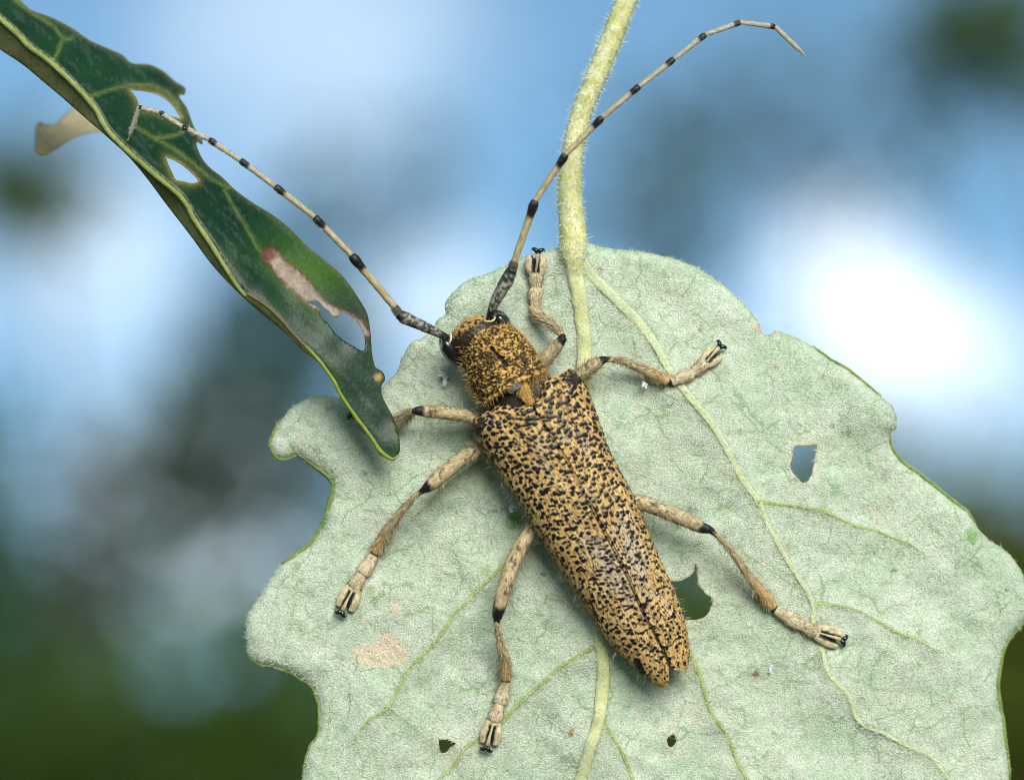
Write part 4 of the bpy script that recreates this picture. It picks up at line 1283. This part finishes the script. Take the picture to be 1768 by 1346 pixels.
def leg(femur, tibia, tarsus, claw, wid, seed, orange=(.6, .85)):
    """femur, tibia rows (x,y,height above leaf,r); tarsus: three joints then lobe end; claw: end of claw joint"""
    F_ = surf(femur); F_[:, 3] *= .87
    g, N, f, s, th = tube(F_, 60, 22, .95, True, .05, seed)
    n = fbm(s * 30 + seed, th * 2, 300 + seed, 3)
    c, k = limb_color(s, n, black1=.9)
    fleck = sstep(.66, .74, fbm(s * 16 + seed, th * 1.5, 310 + seed, 2))
    c = lerp(c, BLK, fleck * .8)
    root = beetle.part('leg', g.reshape(-1, 3), [f], MAT_LIMB, col=np.c_[c.reshape(-1, 3), (1 - k).ravel()], uv=flow(s, th, 140, 13))
    T_ = surf(tibia); T_[:, 3] *= .84
    g2, N2, f2, s2, th2 = tube(T_, 60, 20, .95, True, .06, seed + 1)
    n = fbm(s2 * 30 + seed, th2 * 2, 320 + seed, 3)
    c, k = limb_color(s2, n, black0=.06, orange=orange)
    c = lerp(c, BLK, .7 * sstep(.66, .74, fbm(s2 * 14 + seed, th2 * 1.5, 315 + seed, 2)) * sstep(.6, .3, s2))
    beetle.part('tibia', g2.reshape(-1, 3), [f2], MAT_LIMB, parent=root, col=np.c_[c.reshape(-1, 3), (1 - k).ravel()], uv=flow(s2, th2, 130, 9))
    parts = [(g, N, s, (.02, .86)), (g2, N2, s2, (.1, .97))]
    if tarsus:
        R = surf(tarsus)
        for i in range(2):
            a, b = R[i], R[i + 1]
            d = b - a
            q = [np.r_[a, wid * .62], np.r_[a + d * .45, wid * .85], np.r_[a + d * .85, wid], np.r_[b, wid * .92]]
            gg_, Nn, ff_, ss, tt = tube(q, 26, 18, .55, True, .05, seed + 5 + i)
            n = fbm(ss * 14 + seed, tt * 2, 330 + seed + i, 3)
            c, k = limb_color(ss, n, black0=.07, base0=A([.36, .3, .19]), base1=A([.52, .45, .31]))
            beetle.part('tarsus_joint', gg_.reshape(-1, 3), [ff_], MAT_LIMB, parent=root, col=np.c_[c.reshape(-1, 3), (1 - k * .6).ravel()], uv=flow(ss, tt, 35, 11))
            parts.append((gg_, Nn, ss, (.1, .95)))
        a, b = R[2], R[3]
        b = a + (b - a) * 1.12
        d = b - a; L = np.linalg.norm(d); u = d / L
        sd = unit(np.cross(u, [0, 0, 1.0]))
        for sg in (-1, 1):        # the two lobes of the last pad
            q = [np.r_[a + sd * sg * wid * .3, wid * .6], np.r_[a + u * L * .3 + sd * sg * wid * .56, wid * .78], np.r_[a + u * L * .7 + sd * sg * wid * .8, wid * .74], np.r_[b + sd * sg * wid * .86 - [0, 0, 1], wid * .46]]
            gg_, Nn, ff_, ss, tt = tube(q, 40, 26, .6, True, .05, seed + 11 + sg)
            n = fbm(ss * 10 + seed, tt * 2, 340 + seed, 3)
            c, k = limb_color(ss, n, black0=.05, base0=A([.34, .28, .17]), base1=A([.52, .45, .3]))
            lat = ((gg_ - a) @ sd) * sg
            inner = sstep(.66, .5, lat / wid + (n - .5) * .15) * sstep(.12, .22, ss)
            c = lerp(c, BLK, inner * .98)
            beetle.part('tarsus_lobe', gg_.reshape(-1, 3), [ff_], MAT_LIMB, parent=root, col=np.c_[c.reshape(-1, 3), (1 - inner * .5).ravel()], uv=flow(ss, tt, L, wid * .6))
        q = [np.r_[a + u * L * .2 - [0, 0, 4.5], wid * .5], np.r_[a + u * L * .55 - [0, 0, 4.5], wid * .55], np.r_[a + u * L * .85 - [0, 0, 4.5], wid * .35]]
        gg_, Nn, ff_, ss, tt = tube(q, 16, 12, .6)
        beetle.part('dark_pad', gg_.reshape(-1, 3), [ff_], MAT_BLACK, parent=root)
        ce = A(claw, float); ce = np.r_[ce[:2], leaf_w(ce[0], ce[1]) + ce[2]]
        cu = unit(ce - a)
        q = [np.r_[a + u * L * .22 + [0, 0, 6.0], 1.8], np.r_[a + (ce - a) * .5 + [0, 0, 7.0], 2.1], np.r_[a + (ce - a) * .85 + [0, 0, 4.0], 3.6], np.r_[ce, 3.2]]
        gg_, Nn, ff_, ss, tt = tube(q, 24, 12, .9)
        n = fbm(ss * 10 + seed, tt * 2, 350 + seed, 3)
        c, k = limb_color(ss, n, black1=.86, base0=A([.3, .25, .15]), base1=A([.5, .43, .28]))
        beetle.part('claw_joint', gg_.reshape(-1, 3), [ff_], MAT_LIMB, parent=root, col=np.c_[c.reshape(-1, 3), (1 - k).ravel()], uv=flow(ss, tt, 40, 3))
        cs_ = unit(np.cross(cu, [0, 0, 1.0]))
        for sg in (-1, 1):
            q = [np.r_[ce - cu * 3, 4.2], np.r_[ce + cs_ * sg * 5 + cu * 2.5 + [0, 0, 1], 3.8], np.r_[ce + cs_ * sg * 9 + cu * 3.5 - [0, 0, 2], 2.6], np.r_[ce + cs_ * sg * 11.5 + cu * .5 - [0, 0, 6], .6]]
            gg_, Nn, ff_, ss, tt = tube(q, 20, 10, 1)
            beetle.part('claw', gg_.reshape(-1, 3), [ff_], MAT_BLACK, parent=root)
    limb_hair(root, parts, 1000, 420)


leg([(905, 655, 40, 10), (930, 634, 46, 12.5), (950, 611, 55, 12.5), (964, 594, 60, 11), (973, 583, 62, 8.5)],
    [(973, 582, 62, 6), (960, 567, 52, 7), (943, 553, 36, 9.5), (927, 541, 22, 12), (921, 532, 15, 12)],
    [(924, 530, 12, 0)[:3], (925, 500, 9), (925, 476, 9), (925, 446, 10)], (929, 434, 14), 12.5, 400, (.9, 1.3))
leg([(975, 668, 40, 12), (1000, 650, 46, 13), (1020, 634, 52, 12.5), (1034, 625, 55, 10.5), (1043, 620, 56, 7.5)],
    [(1043, 620, 56, 6.5), (1066, 621, 48, 7), (1090, 629, 36, 8.5), (1125, 645, 20, 11), (1152, 657, 11, 11.5)],
    [(1157, 660, 9), (1194, 645, 8), (1216, 628, 9), (1236, 609, 10)], (1244, 597, 15), 11, 410)
leg([(1075, 862, 40, 12), (1104, 867, 46, 14), (1150, 883, 54, 14.5), (1190, 900, 60, 13.5), (1214, 911, 62, 11), (1226, 914, 62, 8)],
    [(1226, 914, 62, 7), (1240, 926, 57, 5.5), (1272, 964, 42, 7), (1305, 1010, 24, 11), (1326, 1036, 14, 13.5), (1334, 1048, 11, 12)],
    [(1337, 1051, 8), (1381, 1078, 7), (1408, 1090, 8), (1444, 1103, 8)], (1456, 1105, 12), 12.5, 420)
leg([(850, 725, 40, 11), (816, 720, 46, 12.5), (770, 713, 54, 12.5), (735, 710, 58, 11.5), (718, 709, 60, 8.5)],
    [(718, 709, 60, 7), (705, 714, 45, 9), (692, 726, 26, 11), (676, 730, 14, 11)],
    [(672, 730, 10), (652, 726, 9), (637, 722, 9), (615, 717, 9)], (607, 714, 12), 11.5, 430)
leg([(850, 765, 40, 12), (822, 778, 46, 13.5), (790, 798, 54, 14.5), (760, 822, 60, 14.5), (742, 838, 62, 12), (732, 845, 62, 8)],
    [(732, 845, 62, 7), (718, 855, 56, 5.5), (694, 882, 42, 7.5), (668, 918, 24, 11), (653, 944, 13, 12), (648, 953, 11, 11)],
    [(647, 956, 8), (626, 989, 7), (611, 1013, 8), (597, 1045, 8)], (589, 1057, 12), 13, 440)
leg([(940, 890, 36, 12), (918, 915, 42, 13.5), (893, 955, 50, 14.5), (873, 1010, 58, 14.5), (862, 1048, 62, 13), (858, 1066, 62, 10)],
    [(858, 1066, 62, 8.5), (858, 1083, 57, 5.5), (865, 1115, 42, 8), (873, 1150, 22, 12.5), (873, 1170, 13, 12)],
    [(873, 1174, 9), (864, 1213, 7), (853, 1243, 8), (845, 1278, 8)], (840, 1291, 12), 12.5, 450)

GREY0, GREY1 = A([.23, .21, .155]), A([.38, .355, .28])


def antenna(scape, joints, hts, rad, seed):
    g, N, f, s, th = tube(scape, 50, 20, 1, True, .08, seed)
    n = fbm(s * 22 + seed, th * 3, seed, 3)
    c = lerp(A([.03, .03, .03]), A([.25, .24, .2]), sstep(.42, .62, n))
    k = np.maximum(sstep(.2, .12, s), sstep(.9, .95, s))
    c = lerp(c, BLK, k)
    root = beetle.part('antenna', g.reshape(-1, 3), [f], MAT_LIMB, col=np.c_[c.reshape(-1, 3), (1 - k).ravel()], uv=flow(s, th, 90, 10))
    parts = [(g, N, s, (.15, .95))]
    m = len(joints) - 1
    for i in range(m):
        a = A([*joints[i], hts[i]], float); b = A([*joints[i + 1], hts[i + 1]], float)
        r = rad[i]
        d = b - a
        u = unit(d)
        lst = i == m - 1
        if i == 0:
            q = [np.r_[a, r * .9], np.r_[a + d * .6, r * 1.05], np.r_[b - u * 1, r]]
        elif lst:
            q = [np.r_[a, r * .9], np.r_[a + d * .5, r], np.r_[a + d * .85, r * .7], np.r_[b, r * .15]]
        else:
            q = [np.r_[a + u * .5, r * .86], np.r_[a + d * .3, r * .9], np.r_[a + d * .75, r], np.r_[b - u * 3, r * 1.12], np.r_[b - u * .6, r * 1.0]]
        g, N, f, s, th = tube(q, 34, 16, 1, True, .03, seed + i)
        n = fbm(s * 18 + i * 5 + seed, th * 2.5, seed + i, 3)
        tt = i / m
        warm = np.clip(1 - tt * 1.8, 0, 1)
        b0, b1 = lerp(GREY0, A([.25, .18, .08]), A(warm)), lerp(GREY1, A([.4, .31, .16]), A(warm))
        if i == 0:
            c, k = limb_color(s, n, black1=.02, base0=b0 * .3, base1=b1 * .5)
            k = np.clip(k, 0, .8); c = lerp(b1 * .5, BLK, k)
        elif lst:
            c, k = limb_color(s, n, base0=b0, base1=b1)
        else:
            c, k = limb_color(s, n, black1=np.interp(i, [1, 2, 6, 9], [.74, .74, .8, .9]), base0=b0, base1=b1, jag=.025)
        beetle.part('antenna_joint', g.reshape(-1, 3), [f], MAT_LIMB, parent=root, col=np.c_[c.reshape(-1, 3), (1 - k * .8).ravel()], uv=flow(s, th, 80, 6))
        parts.append((g, N, s, (.05, .8)))
    vs, f4, f3, off = [], [], [], 0
    for (g, N, s, kp) in parts:
        gf, Nf = g.reshape(-1, 3), N.reshape(-1, 3); T = unit(np.gradient(g, axis=0)).reshape(-1, 3)
        for n_, l0, l1, ln in ((130, 2.5, 5, .3), (26, 4, 9, 1.0)):
            i = rng.integers(0, len(gf), n_)
            d = unit(T[i] + Nf[i] * ln + rng.normal(size=(n_, 3)) * .2)
            v, fs = hair_mesh(gf[i], d, rnd_perp(d), rng.uniform(l0, l1, n_), rng.uniform(.4, .65, n_))
            vs.append(v); f4.append(fs[0] + off); f3.append(fs[1] + off); off += len(v)
    tag(beetle.part('hair', np.concatenate(vs), [np.concatenate(f4), np.concatenate(f3)], MAT_GREYHAIR, parent=root), kind='stuff')


antenna([(772, 583, 70, 6), (764, 579, 73, 6.5), (748, 571, 78, 8), (715, 556, 86, 10), (696, 547, 90, 10.5), (688, 542, 92, 8.5)],
        [(689, 543), (681, 530), (607, 441), (543, 375), (475, 322), (415, 277), (361, 241), (315, 219), (275, 194), (240, 186), (222, 239)],
        [93, 95, 110, 118, 120, 118, 112, 104, 96, 88, 66], [7.6, 7, 5.9, 5.5, 5.2, 5, 4.7, 4.5, 4.3, 4.2], 500)
antenna([(845, 549, 68, 6), (847, 541, 71, 6.5), (853, 525, 76, 8.5), (868, 497, 84, 11), (878, 478, 89, 11.5), (884, 465, 92, 9)],
        [(884, 466), (888, 452), (924, 347), (977, 267), (1040, 203), (1104, 149), (1164, 102), (1218, 60), (1278, 39), (1338, 46), (1389, 95)],
        [93, 95, 112, 122, 126, 124, 118, 110, 102, 94, 84], [7.8, 6.8, 5.9, 5.5, 5.2, 5, 4.8, 4.6, 4.5, 4.3], 520)

# ------------------------------------------------------------------ small bits lying about
def flake(x, y, h, w_, l_, ang, label, mat=MAT_WHITE, name='white_flake', cat='flake', seed=0, on_leaf=True):
    z = (leaf_w(x, y) if on_leaf else 0) + h
    u, v = np.meshgrid(np.linspace(-1, 1, 14), np.linspace(-1, 1, 14), indexing='ij')
    rad = np.maximum(np.abs(u), np.abs(v))
    wob = 1 + (fbm(u * 2 + seed, v * 2, 600 + seed, 3) - .5) * 1.1 * rad
    px_ = u * w_ * .5 * wob; py_ = v * l_ * .5 * wob
    ca, sa = math.cos(ang), math.sin(ang)
    zz = z + (fbm(u * 2.5, v * 2.5, 620 + seed, 3) - .5) * min(w_, l_) * .6
    g = np.stack([x + px_ * ca - py_ * sa, y + px_ * sa + py_ * ca, zz], -1).reshape(-1, 3)
    t = Thing(name, (x, y, z), label, cat)
    f = grid_faces(14, 14)
    t.part('scale', np.r_[g, g - [0, 0, 1.5]], [f, f[:, ::-1] + len(g)], mat)
    b = g[rng.integers(0, len(g), 40)]
    d = unit(rng.normal(size=b.shape))
    vv, fs = hair_mesh(b, d, rnd_perp(d), rng.uniform(3, 7, 40), np.full(40, .5))
    tag(t.part('fluff', vv, fs, mat), kind='stuff')


flake(765, 645, 18, 13, 9, .1, 'white flake beside the black eye of the beetle', seed=1)
flake(768, 658, 14, 6, 16, .15, 'narrow white flake hanging below the eye of the beetle', seed=2)
flake(845, 795, 46, 9, 12, .5, 'white fluff caught on the shoulder edge of the wing case', seed=3)
flake(884, 877, 30, 8, 14, .3, 'white fluff under the side of the wing case', seed=4)
flake(1330, 1154, 4, 5, 13, .2, 'tiny white splinter beside the brown spot on the pale leaf', name='white_splinter', cat='splinter', seed=5)
flake(1113, 664, 20, 9, 8, .4, 'white crumb under the bent shin right of the beetle', name='white_crumb', cat='crumb', seed=6)
flake(987, 1262, 4, 6, 9, .3, 'amber grain beside the midrib below the beetle', mat=MAT_GRAIN, name='amber_grain', cat='grain', seed=7)
